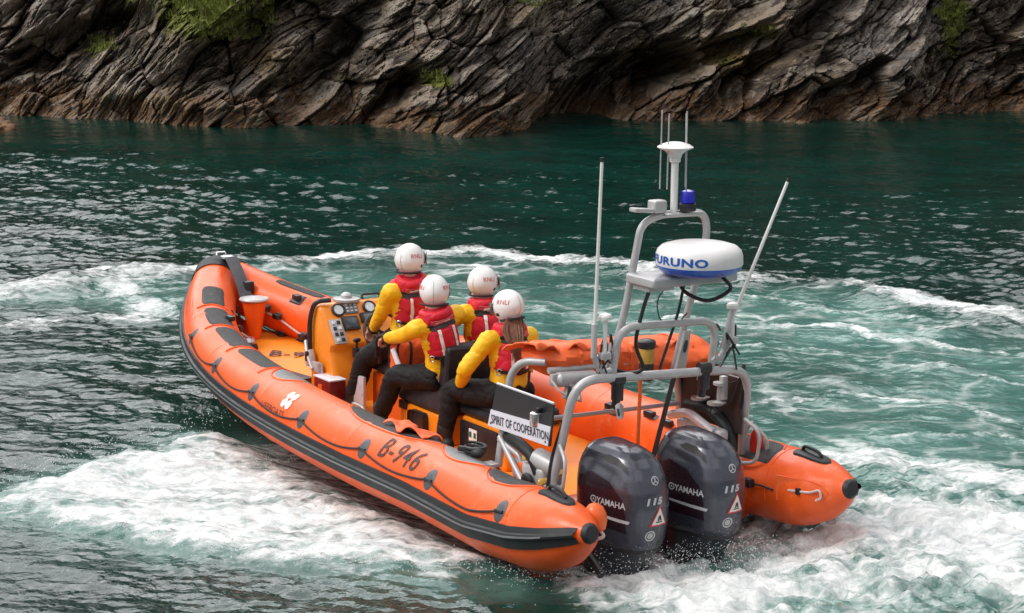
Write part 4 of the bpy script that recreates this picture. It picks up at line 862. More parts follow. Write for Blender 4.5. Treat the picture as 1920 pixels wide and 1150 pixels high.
# gear inside starboard frame
bm = bmesh.new(); box(bm, (1.2, -.70, .36), (.55, .10, .10), .04, seg=3); sweep(bm, fillet([V(1.5, -.62, .42), V(1.3, -.64, .48), V(1.0, -.66, .38)], .08), .035, 10); gr = obj('stern_gear', bm, 'silver', boat)
bm = bmesh.new(); sweep(bm, fillet([V(1.45, -.74, .50), V(1.2, -.76, .52), V(.98, -.78, .40), V(.94, -.78, .25)], .1), .045, 10); obj('gear_hose', bm, 'rubber', gr)
bm = bmesh.new()
for x in (1.25, 1.05): lathe(bm, [(.05, 0), (.055, .01), (.02, .02), (.02, .13), (.05, .14), (.05, .16)], (x - .05, -.70, .60), seg=14); lathe(bm, [(.06, 0), (.06, .02)], (x, -.7, .58), seg=14)
box(bm, (.98, -.72, .72), (.05, .05, .18), .01); obj('gear_clips', bm, 'metal', cage)
bm = bmesh.new(); sweep(bm, catmull([V(.86, -.79, .84), V(.95, -.75, .6), V(1.1, -.70, .5), V(1.02, -.72, .70), V(.9, -.78, .78)], 6), .006, 5); obj('gear_lead', bm, 'rope', cage)
bm = bmesh.new(); sweep(bm, catmull([V(.86, -.92, .44), V(.80, -1.0, .32), V(.86, -1.02, .16), V(.98, -.98, .12), V(1.0, -.94, .30), V(.88, -.92, .46)], 6), .012, 6); obj('stern_rope', bm, 'wrope', cage)
bm = bmesh.new(); ellipsoid(bm, (.92, -1.0, .27), (.06, .05, .13)); obj('light_buoy', bm, 'red', cage)
# clamps and odd fittings on the hoop
for y_ in (.40, -.36):
    bm = bmesh.new(); sweep(bm, [V(.75, y_ - .045, .945), V(.75, y_ + .045, .95)], .043, 12); box(bm, (.75, y_, .87), (.07, .07, .16), .015); sweep(bm, [V(.75, y_, .82), V(.78, y_, .74)], .03, 10); obj('hoop_clamp', bm, 'black', cage)
bm = bmesh.new(); box(bm, (.66, .44, .74), (.04, .10, .11), .02, (0, .2, .78)); lp = obj('work_lamp', bm, 'metal', cage)
bm = bmesh.new(); box(bm, (.640, .46, .743), (.02, .05, .06), .01, (0, .2, .78)); obj('lamp_glass', bm, 'glass', lp)
obj('thin_strut', pipe([V(.78, .18, .92), V(.92, .10, .10)], .014), 'pod_red', cage)
bm = bmesh.new(); sweep(bm, [V(.80, -.13, .90), V(.92, -.02, .20)], .018, 8); obj('thin_strut', bm, 'black', cage)

# ---------------- mast: inner hoop, tall arch, radome, navigation dome, aerials
mast = bpy.data.objects.new('mast', None); col.objects.link(mast); mast.parent = boat
obj('inner_hoop', pipe([V(.78, .43, .93), V(.70, .43, 1.33), V(.72, -.44, 1.30), V(.80, -.46, .92)], .028, .16), 'metal', mast)
obj('mast_arch', pipe([V(1.02, .32, .90), V(.82, .31, 1.36), V(.74, .23, 2.04), V(.72, .08, 2.10), V(.72, -.30, 2.09), V(.75, -.36, 1.95), V(.80, -.32, 1.62), V(.90, -.31, 1.34), V(1.06, -.32, .88)], .027, .15), 'metal', mast)
for y_ in (.31, -.33):
    bm = bmesh.new(); prism(bm, [(-.06, 0), (.06, 0), (.035, .30), (-.035, .30)], -.01, .01, ((1.0, y_, .90), (.35, -1, 0), (-.25, 0, 1), (1, .35, .25))); obj('mast_plate', bm, 'metal', mast)
    bm = bmesh.new(); prism(bm, circle_pts(.022, 14, 0, 0, .05), .011, .014, ((1.0 - .045, y_, 1.08), (.35, -1, 0), (-.25, 0, 1), (-1, -.35, -.25))); obj('plate_slot', bm, 'ink', mast)
bm = bmesh.new(); box(bm, (.60, -.03, 1.665), (.34, .74, .07), .025, seg=3); box(bm, (.62, .20, 1.63), (.2, .22, .08), .02); obj('radar_bracket', bm, 'metal', mast)
bm = bmesh.new(); box(bm, (.50, .25, 1.66), (.02, .03, .07), .005); obj('bracket_slot', bm, 'black', mast)
RC = V(.42, -.04, 1.70)
bm = bmesh.new(); lathe(bm, [(.16, .005), (.22, .018), (.262, .030), (.294, .060), (.303, .082), (.297, .088)], RC, seg=48); rd = obj('radar_dome', bm, 'blue', mast)
bm = bmesh.new(); lathe(bm, [(.300, .080), (.306, .092), (.304, .15), (.292, .185), (.262, .212), (.20, .230), (.10, .239), (.001, .241)], RC, seg=64); rt = obj('dome_top', bm, 'white', rd, ang=60)
rtb = bvh_of(rt)
tm = text_mesh('FURUNO', .060, 1.08, xs=1.5, cell=.02, bold=.035); 
tb = bmesh.new()
for v in tm.verts:   # thick, wide letters wrapped round the dome's side
    th_ = math.atan2(.25, -.97) ; a = th_ - R(57) + v.co.x / .306 
    rr_ = .3075 - max(0, (v.co.y - .012)) * .06; v.co = RC + V(rr_ * math.cos(a), rr_ * math.sin(a), .132 + v.co.y)
obj('dome_lettering', tm, 'blue_ink', rd)
bm = bmesh.new(); sweep(bm, catmull([V(.40, -.22, 1.69), V(.34, -.26, 1.60), V(.40, -.12, 1.52), V(.52, -.02, 1.56), V(.62, -.02, 1.62)], 6), .014, 8); obj('radar_cable', bm, 'black', mast)
GX, GY = .70, -.02
bm = bmesh.new(); sweep(bm, [V(GX, GY, 2.10), V(GX, GY, 2.52)], .026, 14); lathe(bm, [(.028, 0), (.04, .01), (.04, .05), (.028, .06)], (GX, GY, 2.46)); gp = obj('mast_pole', bm, 'white', mast)
bm = bmesh.new(); lathe(bm, [(.045, 0), (.05, .02), (.075, .045), (.125, .065), (.128, .072), (.10, .09), (.05, .105), (.001, .11)], (GX, GY, 2.50), seg=32); obj('navigation_dome', bm, 'white', mast)
for dx, dy, z0, z1 in ((.03, .10, 2.28, 2.83), (-.02, .075, 2.28, 2.81), (.02, -.105, 2.28, 2.80), (-.03, -.075, 2.25, 2.82)):
    bm = bmesh.new(); sweep(bm, [V(GX + dx, GY + dy * 1.05, z0), V(GX + dx, GY + dy * .98, z1)], .005, 6); sweep(bm, [V(GX + dx * .9, GY + dy, 2.565), V(GX, GY, 2.555)], .004, 6); obj('aerial_rod', bm, 'metal', mast)
bm = bmesh.new(); lathe(bm, [(.055, 0), (.06, .01), (.06, .05), (.045, .055)], (.66, -.11, 2.12), seg=20); bl = obj('lamp_base', bm, 'black', mast)
bm = bmesh.new(); lathe(bm, [(.045, 0), (.052, .01), (.05, .075), (.047, .09), (.02, .098), (.001, .10)], (.66, -.11, 2.172), seg=24); obj('blue_lamp', bm, 'blue_lamp', bl)
bm = bmesh.new(); box(bm, (.72, -.09, 2.10), (.14, .32, .016), .006); box(bm, (.72, .11, 2.16), (.10, .11, .09), .02, seg=3); box(bm, (.72, .24, 2.14), (.08, .17, .03), .010, (.1, 0, 0)); obj('mast_top_plate', bm, 'metal', mast)
for dy, lab in ((1, None),):
    pass
bm = bmesh.new(); sweep(bm, [V(.76, .60, 1.17), V(.70, .60, 2.50)], [.0135, .0115], 8); w1_ = obj('whip_aerial', bm, 'white', mast)
bm = bmesh.new(); sweep(bm, [V(.76, .60, 1.12), V(.755, .60, 1.36)], .022, 10); obj('aerial_base', bm, 'metal', w1_)
bm = bmesh.new(); sweep(bm, [V(.70, .60, 2.50), V(.70, .60, 2.53)], .014, 8); obj('aerial_tip', bm, 'black', w1_)
bm = bmesh.new(); sweep(bm, [V(.74, -.58, 1.26), V(.56, -.92, 2.29)], [.0135, .0115], 8); w2o = obj('whip_aerial', bm, 'white', mast)
bm = bmesh.new(); sweep(bm, [V(.75, -.52, 1.08), V(.735, -.59, 1.36)], .020, 10); obj('aerial_base', bm, 'metal', w2o)
bm = bmesh.new(); sweep(bm, [V(.56, -.92, 2.29), V(.557, -.927, 2.315)], .014, 8); obj('aerial_tip', bm, 'black', w2o)
for sd_, yy, zz in ((1, .52, 1.38), (-1, -.60, 1.36)):
    bm = bmesh.new(); sweep(bm, [V(.74, yy, 1.10), V(.74, yy, zz)], .016, 10); lathe(bm, [(.02, 0), (.045, .008), (.048, .03), (.04, .045), (.01, .055)], (.74, yy, zz), seg=18); obj('satellite_aerial', bm, 'white', mast)
    bm = bmesh.new(); sweep(bm, fillet([V(.76, .44 * sd_, 1.02), V(.78, .52 * sd_, .99), V(.76, .60 * sd_, 1.14)], .05), .022, 10); sweep(bm, [V(.74, yy - .04, 1.14), V(.80, yy + .06, 1.10)], .02, 8); box(bm, (.74, yy, 1.13), (.06, .08, .05), .01); obj('aerial_bracket', bm, 'metal', mast)
    bm = bmesh.new()
    for k in range(5): q0 = V(.75 + random.uniform(-.04, .04), yy + random.uniform(-.08, .08), 1.08 + random.uniform(-.06, .14)); sweep(bm, catmull([q0, q0 + V(random.uniform(-.05, .05), random.uniform(-.08, .08), .05), q0 + V(0, random.uniform(-.12, .12), -.12)], 4), .008, 5)
    obj('wiring', bm, 'black', mast)
bm = bmesh.new(); sweep(bm, catmull([V(.62, .22, 1.62), V(.68, .24, 1.45), V(.72, .27, 1.2), V(.70, .22, 1.02), V(.76, .30, .98), V(.78, .42, 1.02)], 8), .014, 8); obj('mast_cable', bm, 'black', mast)
bm = bmesh.new(); sweep(bm, catmull([V(.66, -.10, 1.62), V(.70, -.08, 1.4), V(.74, -.02, 1.15), V(.80, .0, .97)], 8), .011, 8); sweep(bm, catmull([V(.66, .02, 1.62), V(.70, .10, 1.5), V(.72, .06, 1.35), V(.72, -.06, 1.30), V(.70, -.16, 1.38)], 8), .005, 5); obj('mast_cable', bm, 'black', mast)
# amber-glass fuel filter on the cross rail
bm = bmesh.new(); lathe(bm, [(.06, 0), (.066, .01), (.066, .05), (.055, .06), (.02, .07)], (1.10, -.10, 1.06), seg=20); fl = obj('flare_canister', bm, 'black', mast); bm = bmesh.new(); lathe(bm, [(.05, -.14), (.055, -.12), (.055, -.02), (.05, 0)], (1.10, -.10, .96), seg=16); obj('canister_base', bm, 'black', fl)
bm = bmesh.new(); lathe(bm, [(.055, 0), (.058, .01), (.058, .10), (.055, .11)], (1.10, -.10, .95), seg=20); obj('canister_glass', bm, 'amber', fl)
# righting bag: a folded orange roll strapped across the frame
bm = bmesh.new(); rg = []
for k in range(60):
    t = k / 59; y = .66 - 1.62 * t; c = V(1.52 - .05 * t, y, .985 - .10 * t); r_ = .125; en = min(1, (min(t, 1 - t) * 9 + .12)) ** .5; row = []
    for j in range(36):
        a = 2 * PI * j / 36; rr_ = 1 + .10 * math.sin(3 * a + 4 * t) + .10 * mnoise.noise(V(math.cos(a) * 1.6, math.sin(a) * 1.6, t * 7)) + .05 * mnoise.noise(V(math.cos(a) * 4, math.sin(a) * 4, t * 24))
        row.append(c + V(math.cos(a) * .25 * rr_ * en, 0, math.sin(a) * r_ * rr_ * en))
    rg.append(row)
loft(bm, rg); bag = obj('righting_bag', bm, 'canvas', boat)
bm = bmesh.new(); n1_, n2_ = 60, 16; g_ = [[bm.verts.new(V(1.30 + .48 * j / n2_, .72 - 1.4 * i / n1_, 1.115 - .11 * i / n1_ + .022 * math.sin(i * .5 + j * .3) * (1 if j < 3 else .35) - (.02 + .03 * math.sin(i * .8)) * (j == 0) + .012 * mnoise.noise(V(i * .3, j * .4, 0)) - .09 * (j / n2_) ** 3)) for j in range(n2_ + 1)] for i in range(n1_ + 1)]
for i in range(n1_):
    for j in range(n2_): bm.faces.new((g_[i][j], g_[i + 1][j], g_[i + 1][j + 1], g_[i][j + 1]))
fo_ = obj('bag_flap', bm, 'canvas_pink', bag); sm_ = fo_.modifiers.new('s', 'SOLIDIFY'); sm_.thickness = .012
bm = bmesh.new()
bb = bvh_of(bag)
for y_ in (.35, -.1, -.55):
    pts = []
    for k in range(25):
        a = 2 * PI * k / 24; t_ = (.66 - y_) / 1.62; c = V(1.52 - .05 * t_, y_, .985 - .10 * t_); d = V(math.cos(a), 0, math.sin(a)); h = bb.ray_cast(c + d * .6, -d, 1)
        if h[0]: pts.append(h[0] + d * .006)
    sweep(bm, pts, .016, 6, sx=1, sy=.3)
obj('bag_strap', bm, 'canvas_pink', bag)
bm = bmesh.new(); lathe(bm, [(.05, -.16), (.055, -.15), (.055, .15), (.04, .17), (.02, .18), (.02, .2)], (1.25, .42, .86), (0, 1, .05)); box(bm, (1.25, .60, .87), (.05, .07, .09), .015); box(bm, (1.22, .50, .78), (.06, .05, .12), .01, (.5, .3, 0)); obj('gas_bottle', bm, 'metal', bag)
bm = bmesh.new(); sweep(bm, catmull([V(1.24, .64, .88), V(1.18, .6, .80), V(1.16, .5, .74), V(1.2, .4, .70)], 6), .01, 6); box(bm, (1.16, .46, .76), (.05, .03, .08), .01, (.2, .4, .4)); obj('bottle_lead', bm, 'wrope', bag)
# flap and life ring buoy on the cones
bm = bmesh.new(); prism(bm, [(0, -.085), (0, .10), (.30, .075), (.38, .05), (.42, .0), (.38, -.05), (.30, -.075)], 0, .012, ((.50, -.865, .045), (-1, -.33, .10), (.08, 0, 1), (-.3, 1, 0))); fp = obj('cone_flap', bm, 'canvas_pink', TUBE[-1])
bm = bmesh.new(); a_ = V(.50, -.855, .045); U_ = V(-1, -.33, .10).normalized(); W_ = V(.08, 0, 1); D_ = V(-.3, 1, 0).normalized()
sweep(bm, catmull([a_ + U_ * .12 + D_ * .022, a_ + U_ * .30 + D_ * .03, a_ + U_ * .385 + D_ * .03 + W_ * .02, a_ + U_ * .40 + D_ * .03 - W_ * .03, a_ + U_ * .36 + D_ * .03 - W_ * .055], 6), .009, 6); obj('flap_rope', bm, 'wrope', fp)
bm = bmesh.new(); box(bm, a_ + U_ * .21 + D_ * .03, (.035, .03, .05), .008); obj('flap_cleat', bm, 'black', fp)
bm = bmesh.new(); p = TP(.78, 172, .03, -1); box(bm, p, (.10, .05, .07), .015); sweep(bm, catmull([p + V(.24, .01, -.01), p + V(.1, .02, -.01), p, p + V(-.14, .0, .01), p + V(-.26, -.03, 0)], 5), .008, 6); obj('cone_cleat', bm, 'black', TUBE[-1])
bm = bmesh.new(); p = V(.26, .90, .14)
lathe(bm, [(.01, -.11), (.035, -.10), (.065, -.05), (.075, .0), (.068, .05), (.045, .08), (.02, .095)], p, (.35, .2, 1), 20); by_ = obj('stern_fender', bm, 'pod_red', boat)
bm = bmesh.new(); sweep(bm, catmull([V(.22, .89, .05), V(.17, .90, .02), V(.22, .95, .0), V(.29, .90, .03), V(.24, .87, .06)], 6), .012, 6); obj('fender_rope', bm, 'wrope', by_)
bm = bmesh.new(); sweep(bm, [V(.75, .80, -.05), V(.40, .74, -.34)], .03, 8); obj('trim_tab_arm', bm, 'black', boat)

# ---------------- outboard engines
def superellipse(cx, cy, hx, hy, z, e, n=44, fx=0.0):
    pts = []
    for k in range(n):
        a = 2 * PI * k / n; c, s = math.cos(a), math.sin(a); r = (abs(c) ** e + abs(s) ** e) ** (-1 / e); x = c * r * hx; y = s * r * hy * (1 - fx * (x / hx)); pts.append(V(cx + x, cy + y, z))
    return pts
def engine(y0):
    e = bpy.data.objects.new('outboard_engine', None); col.objects.link(e); e.parent = boat; e.location = (.70, y0, .0); e.rotation_euler = (0, 0, R(10)); e.scale = (1.08, 1.08, 1.0)
    secs = [(-.215, -.012, .255, .168), (-.17, -.01, .275, .190), (-.05, -.005, .295, .208), (.08, .0, .305, .215), (.20, .008, .302, .212), (.30, .016, .285, .200), (.375, .025, .258, .180), (.43, .035, .222, .152), (.465, .042, .178, .118), (.485, .048, .12, .075), (.492, .05, .05, .03)]
    zz = np.linspace(-.215, .492, 46); bm = bmesh.new(); rg = []
    f = lambda k, z: float(np.interp(z, [s_[0] for s_ in secs], [s_[k] for s_ in secs]))
    zt = list(np.linspace(-.215, .30, 26)) + [.492 - .192 * (1 - math.sin(q)) ** 1.0 for q in np.linspace(.06, PI / 2 * .97, 22)]
    for z in zt:
        cx, hx, hy = f(1, z), f(2, z), f(3, z)
        pts = superellipse(cx, 0, hx, hy, z, 3.5, 72, fx=-.08)
        for p in pts:
            # scooped shoulder groove and rear spine
            q = math.exp(-((p.z - .33 - .25 * (p.x)) / .035) ** 2) * (1 if abs(p.y) > hy * .5 and p.x > -.16 else 0); p.y *= 1 - .035 * q
            if p.x < -.12: p.x -= .012 * math.exp(-(p.y / .05) ** 2)
            p.z += .05 * (p.x / .3) * max(0, (z - .1) / .4) * .6
        rg.append(pts)
    loft(bm, rg); cw = obj('cowl', bm, 'cowl', e, ang=60); bv = bvh_of(cw)
    # darker side panels
    for sd_ in (1, -1):
        bmp = flat_poly([(-.235, -.13), (-.25, .06), (-.21, .20), (-.10, .245), (.06, .20), (.165, .10), (.20, -.02), (.20, -.15), (.1, -.135)], .03)
        if sd_ < 0:
            for v in bmp.verts: v.co.x *= -1
            bmesh.ops.reverse_faces(bmp, faces=bmp.faces[:])
        drape(bmp, bv, (.0, 0, .06), (-sd_, 0, 0), (0, 0, 1), .0025); sp = obj('side_panel', bmp, 'cowl_side', cw)
        t = text_mesh('YAMAHA', .046, 1.0, xs=.90, cell=.03, bold=.02); xo = .075
        for v in t.verts: v.co.x += xo + .01; v.co.y += .145
        drape(t, bv, (.0, 0, -.03), (-sd_, 0, -.03), (0, 0, 1), .0055); obj('engine_lettering', t, 'silver', cw)
        r_ = ring_bm(.019, .026)
        for k in range(3):
            a = PI / 2 + k * 2 * PI / 3; r_.faces.new([r_.verts.new((q[0], q[1], 0)) for q in ((math.cos(a) * .02, math.sin(a) * .02), (math.cos(a + 2.6) * .006, math.sin(a + 2.6) * .006), (math.cos(a - 2.6) * .006, math.sin(a - 2.6) * .006))])
        for v in r_.verts: v.co.x += xo - .135; v.co.y += .145
        drape(r_, bv, (.0, 0, -.03), (-sd_, 0, -.03), (0, 0, 1), .0055); obj('maker_emblem', r_, 'silver', cw)
        s_ = flat_poly([(-.14, .008), (-.15, -.008), (.19, -.026), (.20, -.004), (.16, .0)], .03); drape(s_, bv, (-.03, 0, .015), (-sd_, 0, -.04), (0, 0, 1), .005); obj('side_stripe', s_, 'silver', cw)
        # air intake
        ik = flat_poly([(-.09, .010), (-.04, .040), (.05, .040), (.13, .006), (.15, -.038), (.09, -.014), (-.02, -.010)], .02); drape(ik, bv, (-.03, 0, .30), (-sd_, 0, -.12), (0, -sd_ * .55, 1), .004); obj('air_intake', ik, 'cushion', cw)
        lp_ = [(-.09, .010), (-.04, .043), (.05, .043), (.13, .009), (.15, -.036)]; iw = bmesh.new(); iw2 = flat_poly([(x, y + .007) for x, y in lp_] + [(x, y - .001) for x, y in lp_[::-1]], .02); iw.free(); drape(iw2, bv, (-.03, 0, .30), (-sd_, 0, -.12), (0, -sd_ * .55, 1), .007); obj('intake_lip', iw2, 'cowl', cw)
    # rear decals
    back = ((-.5, 0, 0), (0, -1, 0), (.1, 0, 1))
    def rear(bm_, u, v, m_, nm, par=cw, off=.004, sc=1):
        for w in bm_.verts: w.co.x = w.co.x * sc + u; w.co.y = w.co.y * sc + v
        drape(bm_, bv, (-.4, 0, 0), (0, -1, 0), (0.05, 0, 1), off); return obj(nm, bm_, m_, par)
    rear(text_mesh('115', .050, 1.1, xs=1.35, shear=.2, cell=.03, bold=.055), -.025, .145, 'silver', 'power_number')
    rear(flat_poly([(0, .105), (.078, -.045), (-.078, -.045)], .03), .01, .01, 'red', 'warning_triangle', off=.003)
    wt = rear(flat_poly([(0, .086), (.062, -.035), (-.062, -.035)], .03), .01, .01, 'paint_white', 'warning_field', off=.0045)
    pic = bfill([[(-.008, .03), (.008, .03), (.02, -.005), (.004, -.008), (.0, .008), (-.008, -.01), (-.018, -.006)], [(-.03, -.012), (.028, -.014), (.028, -.022), (-.03, -.02)]]); rear(grid_cut(pic, .02), .01, .01, 'ink', 'warning_figure', off=.006)
    rc = rear(ring_bm(.028, .038), -.055, -.10, 'silver', 'round_sticker'); rear(bfill([circle_pts(.022, 14)]), -.055, -.10, 'metal', 'sticker_field')
    rear(ring_bm(.024, .031), -.005, .285, 'silver', 'rear_emblem'); rear(grid_cut(bfill([[(-.005, .022), (.005, .022), (.004, 0), (.02, -.012), (.014, -.018), (0, -.006), (-.014, -.018), (-.02, -.012), (-.004, 0)]]), .02), -.005, .285, 'silver', 'rear_emblem_fork')
    # seam, apron and leg
    bm = bmesh.new(); rg = []
    for z, k in ((-.240, .98), (-.236, 1.0), (-.214, 1.0), (-.210, .97)): rg.append(superellipse(-.012, 0, .262 * k, .176 * k, z, 2.75, 48, -.08))
    loft(bm, rg); obj('cowl_seal', bm, 'black', e)
    bm = bmesh.new(); rg = []
    for z, cx, hx, hy in ((-.238, -.012, .252, .168), (-.30, .0, .235, .155), (-.42, .015, .20, .13), (-.54, .02, .16, .095), (-.64, .02, .13, .06), (-.95, .02, .12, .045), (-1.05, .02, .12, .04)): rg.append(superellipse(cx, 0, hx, hy, z, 2.5, 40, -.12))
    loft(bm, rg); obj('engine_leg', bm, 'leg', e)
    bm = bmesh.new(); box(bm, (-.06, 0, -.66), (.42, .26, .014), .004); obj('cavitation_plate', bm, 'leg', e)
    bm = bmesh.new(); box(bm, (.20, 0, -.30), (.12, .24, .34), .03); box(bm, (.16, .11, -.25), (.2, .04, .2), .012); box(bm, (.16, -.11, -.25), (.2, .04, .2), .012); obj('mount_bracket', bm, 'leg', e)
    bm = bmesh.new(); box(bm, (-.10, -.175 * 1, -.30), (.10, .03, .035), .012); obj('lift_handle', bm, 'black', e)
    return e
e1 = engine(.36); e2 = engine(-.32)
bm = bmesh.new(); sweep(bm, catmull([V(1.10, .30, .05), V(1.12, .1, .1), V(1.12, -.1, .1), V(1.10, -.3, .05)], 6), .02, 8); obj('steering_tie_bar', bm, 'steel', boat)

# loose things lying in and on the boat
bm = bmesh.new(); n1_, n2_ = 26, 10; g_ = []
for i in range(n1_ + 1):
    row = []
    for j in range(n2_ + 1):
        s = 2.78 - .58 * i / n1_; a = 84 + 36 * j / n2_ + 6 * math.sin(i * .35); h = .012 + .028 * max(0, math.sin(i * .42 + j * .5)) + .05 * math.exp(-((i - 4) / 3) ** 2 - ((j - 7) / 3) ** 2) + .03 * math.exp(-((i - 18) / 3) ** 2)
        row.append(bm.verts.new(TP(s, a, h, 1)))
    g_.append(row)
for i in range(n1_):
    for j in range(n2_): bm.faces.new((g_[i][j], g_[i + 1][j], g_[i + 1][j + 1], g_[i][j + 1]))
cl = obj('folded_cloth', bm, 'canvas_pink', None, 'crumpled orange cloth lying on the dark pad of the near tube', 'cloth'); cl.matrix_world = BOAT
sm_ = cl.modifiers.new('s', 'SOLIDIFY'); sm_.thickness = .008; sm_.offset = 1
bm = bmesh.new(); sweep(bm, [TP(1.72, 118, .03, 1) + V(.07 * math.cos(a) * (1 + .15 * (a // (2 * PI))), .07 * math.sin(a), .012 * a / PI) for a in np.linspace(0, 6 * PI, 50)], .012, 6); ellipsoid(bm, TP(1.66, 112, .05, 1), (.07, .05, .04)); box(bm, TP(1.78, 108, .04, 1), (.12, .04, .04), .01, (0, 0, .5))
cr = obj('coiled_line', bm, 'rubber', None, 'small coil of black line on the near tube beside the black kit box', 'rope'); cr.matrix_world = BOAT

# ================================================================== crew
def ik(a, b, l1, l2, hint):
    a, b = Vector(a), Vector(b); d = b - a; L_ = min(d.length, (l1 + l2) * .995); u = d.normalized(); x = (l1 * l1 - l2 * l2 + L_ * L_) / (2 * L_); h = math.sqrt(max(l1 * l1 - x * x, 0)); w = Vector(hint) - u * Vector(hint).dot(u); w.normalize(); return a + u * x + w * h
def hand(bm, wrist, dirv, palm, thumb, curl=.6):
    d = Vector(dirv).normalized(); p = Vector(palm); p = (p - d * p.dot(d)).normalized(); s = d.cross(p)
    if s.dot(Vector(thumb)) < 0: s = -s
    w = Vector(wrist); capsule(bm, w, .027, w + d * .03, .030, 10)
    for k in range(4): capsule(bm, w + d * .02 + s * (.028 - .019 * k), .016, w + d * .085 + s * (.031 - .021 * k), .013, 8)
    for k, ln in enumerate((.9, 1.0, .94, .76)):
        q = w + d * .088 + s * (.031 - .021 * k); a = 0
        for j, seg_ in enumerate((.036, .026, .020)):
            a += curl * (.75 if j == 0 else .95); dd = d * math.cos(a) + p * math.sin(a) + s * (.02 - .013 * k); q2 = q + dd.normalized() * seg_ * ln; capsule(bm, q, .0098 - .0008 * j, q2, .0090 - .0008 * j, 8); q = q2
    q = w + d * .025 + s * .030
    for seg_, da in ((.036, .75), (.028, .35), (.022, .1)):
        dd = d * math.cos(da) + s * math.sin(da) + p * .55; q2 = q + dd.normalized() * seg_; capsule(bm, q, .0125, q2, .0105, 8); q = q2
def person(label, hip, head, yaw, hands, feet, hair=False, tilt=0.0, elbow=((-.3, .6, -.6), (-.3, -.6, -.6)), seed=1, lean=.0, glove=(False, False), txt='RNLI'):
    hip = Vector(hip); root = bpy.data.objects.new('person', None); col.objects.link(root); root.matrix_world = BOAT @ Matrix.Translation(hip)
    tag(root, label, 'person', 'boat crew in yellow jackets and white helmets')
    Hd = Vector(head) - hip; P = V(0, 0, 0); Nk = Hd - V(.0, 0, .17) + V(-.02, 0, 0); up = (Nk - P).normalized(); side = V(0, 1, 0); side = (side - up * side.dot(up)).normalized(); fwd = side.cross(up)
    if fwd.x < 0: fwd = -fwd
    ch = P.lerp(Nk, .62); sh = [Nk - up * .055 + side * .185, Nk - up * .055 - side * .185]
    hd_ = [Vector(h) - hip for h in hands]; ft = [Vector(f) - hip for f in feet]
    el = [ik(sh[i], hd_[i], .29, .27, elbow[i]) for i in (0, 1)]
    hj = [P + side * .10, P - side * .10]; kn = [ik(hj[i], ft[i] + V(-.03, 0, .07), .44, .42, (1, .35 * (1 if i == 0 else -1), 1.1)) for i in (0, 1)]
    hq = Matrix.Rotation(yaw, 3, 'Z') @ Matrix.Rotation(tilt, 3, 'Y')
    # ---- continuous body
    bm = bmesh.new()
    sweep(bm, [P - up * .10, P, P.lerp(Nk, .35), ch, P.lerp(Nk, .86), Nk], [.10, .125, .105, .125, .12, .055], 20, sx=1.0, sy=.72, up=fwd)
    capsule(bm, Nk - up * .03, .058, Hd - V(0, 0, .06), .054, 14)
    ellipsoid(bm, Hd, (.095, .076, .118), hq); ellipsoid(bm, Hd + hq @ V(.035, 0, -.055), (.058, .052, .058), hq)
    capsule(bm, Hd + hq @ V(.088, 0, .01), .009, Hd + hq @ V(.106, 0, -.022), .015, 8)      # nose
    for s_ in (1, -1):
        ellipsoid(bm, Hd + hq @ V(.082, .03 * s_, .022), (.018, .024, .008), hq)           # brow
        ellipsoid(bm, Hd + hq @ V(-.004, .078 * s_, -.008), (.020, .010, .030), hq)         # ear
    for z_ in (-.054, -.066): capsule(bm, Hd + hq @ V(.083, .019, z_), .006, Hd + hq @ V(.083, -.019, z_), .006, 8)   # lips
    for i in (0, 1):
        s_ = side * (1 if i == 0 else -1)
        capsule(bm, sh[i] - s_ * .05, .060, sh[i], .056); capsule(bm, sh[i], .055, el[i], .042); w_ = hd_[i] - (hd_[i] - el[i]).normalized() * .0
        capsule(bm, el[i], .042, hd_[i], .028); hand(bm, hd_[i], (hd_[i] - el[i]) * .6 + V(.4, 0, -.2) * (hd_[i] - el[i]).length, (0, 0, -1) if abs((hd_[i] - el[i]).normalized().z) < .8 else (1, 0, 0), -s_, .65)
        capsule(bm, hj[i], .095, kn[i], .062); capsule(bm, kn[i], .062, ft[i] + V(-.03, 0, .09), .042); capsule(bm, ft[i] + V(-.07, 0, .035), .04, ft[i] + V(.13, 0, .025), .032)
    body = obj('body', remeshed(bm, .0085, 2, .4), 'skin', root, ang=80)
    for s_ in (1, -1):
        bm = bmesh.new(); ellipsoid(bm, Hd + hq @ V(.083, .030 * s_, .004), (.012, .014, .010), hq); ey = obj('eye', bm, 'eye', root)
        bm = bmesh.new(); ellipsoid(bm, Hd + hq @ V(.093, .030 * s_, .004), (.004, .006, .006), hq); obj('iris', bm, 'black', ey)
    # ---- drysuit legs
    bm = bmesh.new(); sweep(bm, [P - up * .12, P - up * .02, P + up * .12, P + up * .22], [.13, .165, .150, .135], 22, sx=1.0, sy=.80, up=fwd)
    for i in (0, 1):
        s_ = side * (1 if i == 0 else -1); hj_ = hj[i]; ank = ft[i] + V(-.03, 0, .11)
        pts = catmull([hj_ - (kn[i] - hj_) * .15, hj_, hj_.lerp(kn[i], .55), kn[i], kn[i].lerp(ank, .45), ank], 5); n_ = len(pts)
        rr = [float(np.interp(k / (n_ - 1), [0, .2, .4, .6, .8, 1], [.10, .122, .108, .090, .082, .066])) for k in range(n_)]; sweep(bm, pts, rr, 18)
    tr = remeshed(bm, .012, 3); wrinkle(tr, .009, 5.0, seed, (1, 1, 1.6)); wrinkle(tr, .003, 15.0, seed + 3); obj('trousers', tr, 'trousers', root, ang=80)
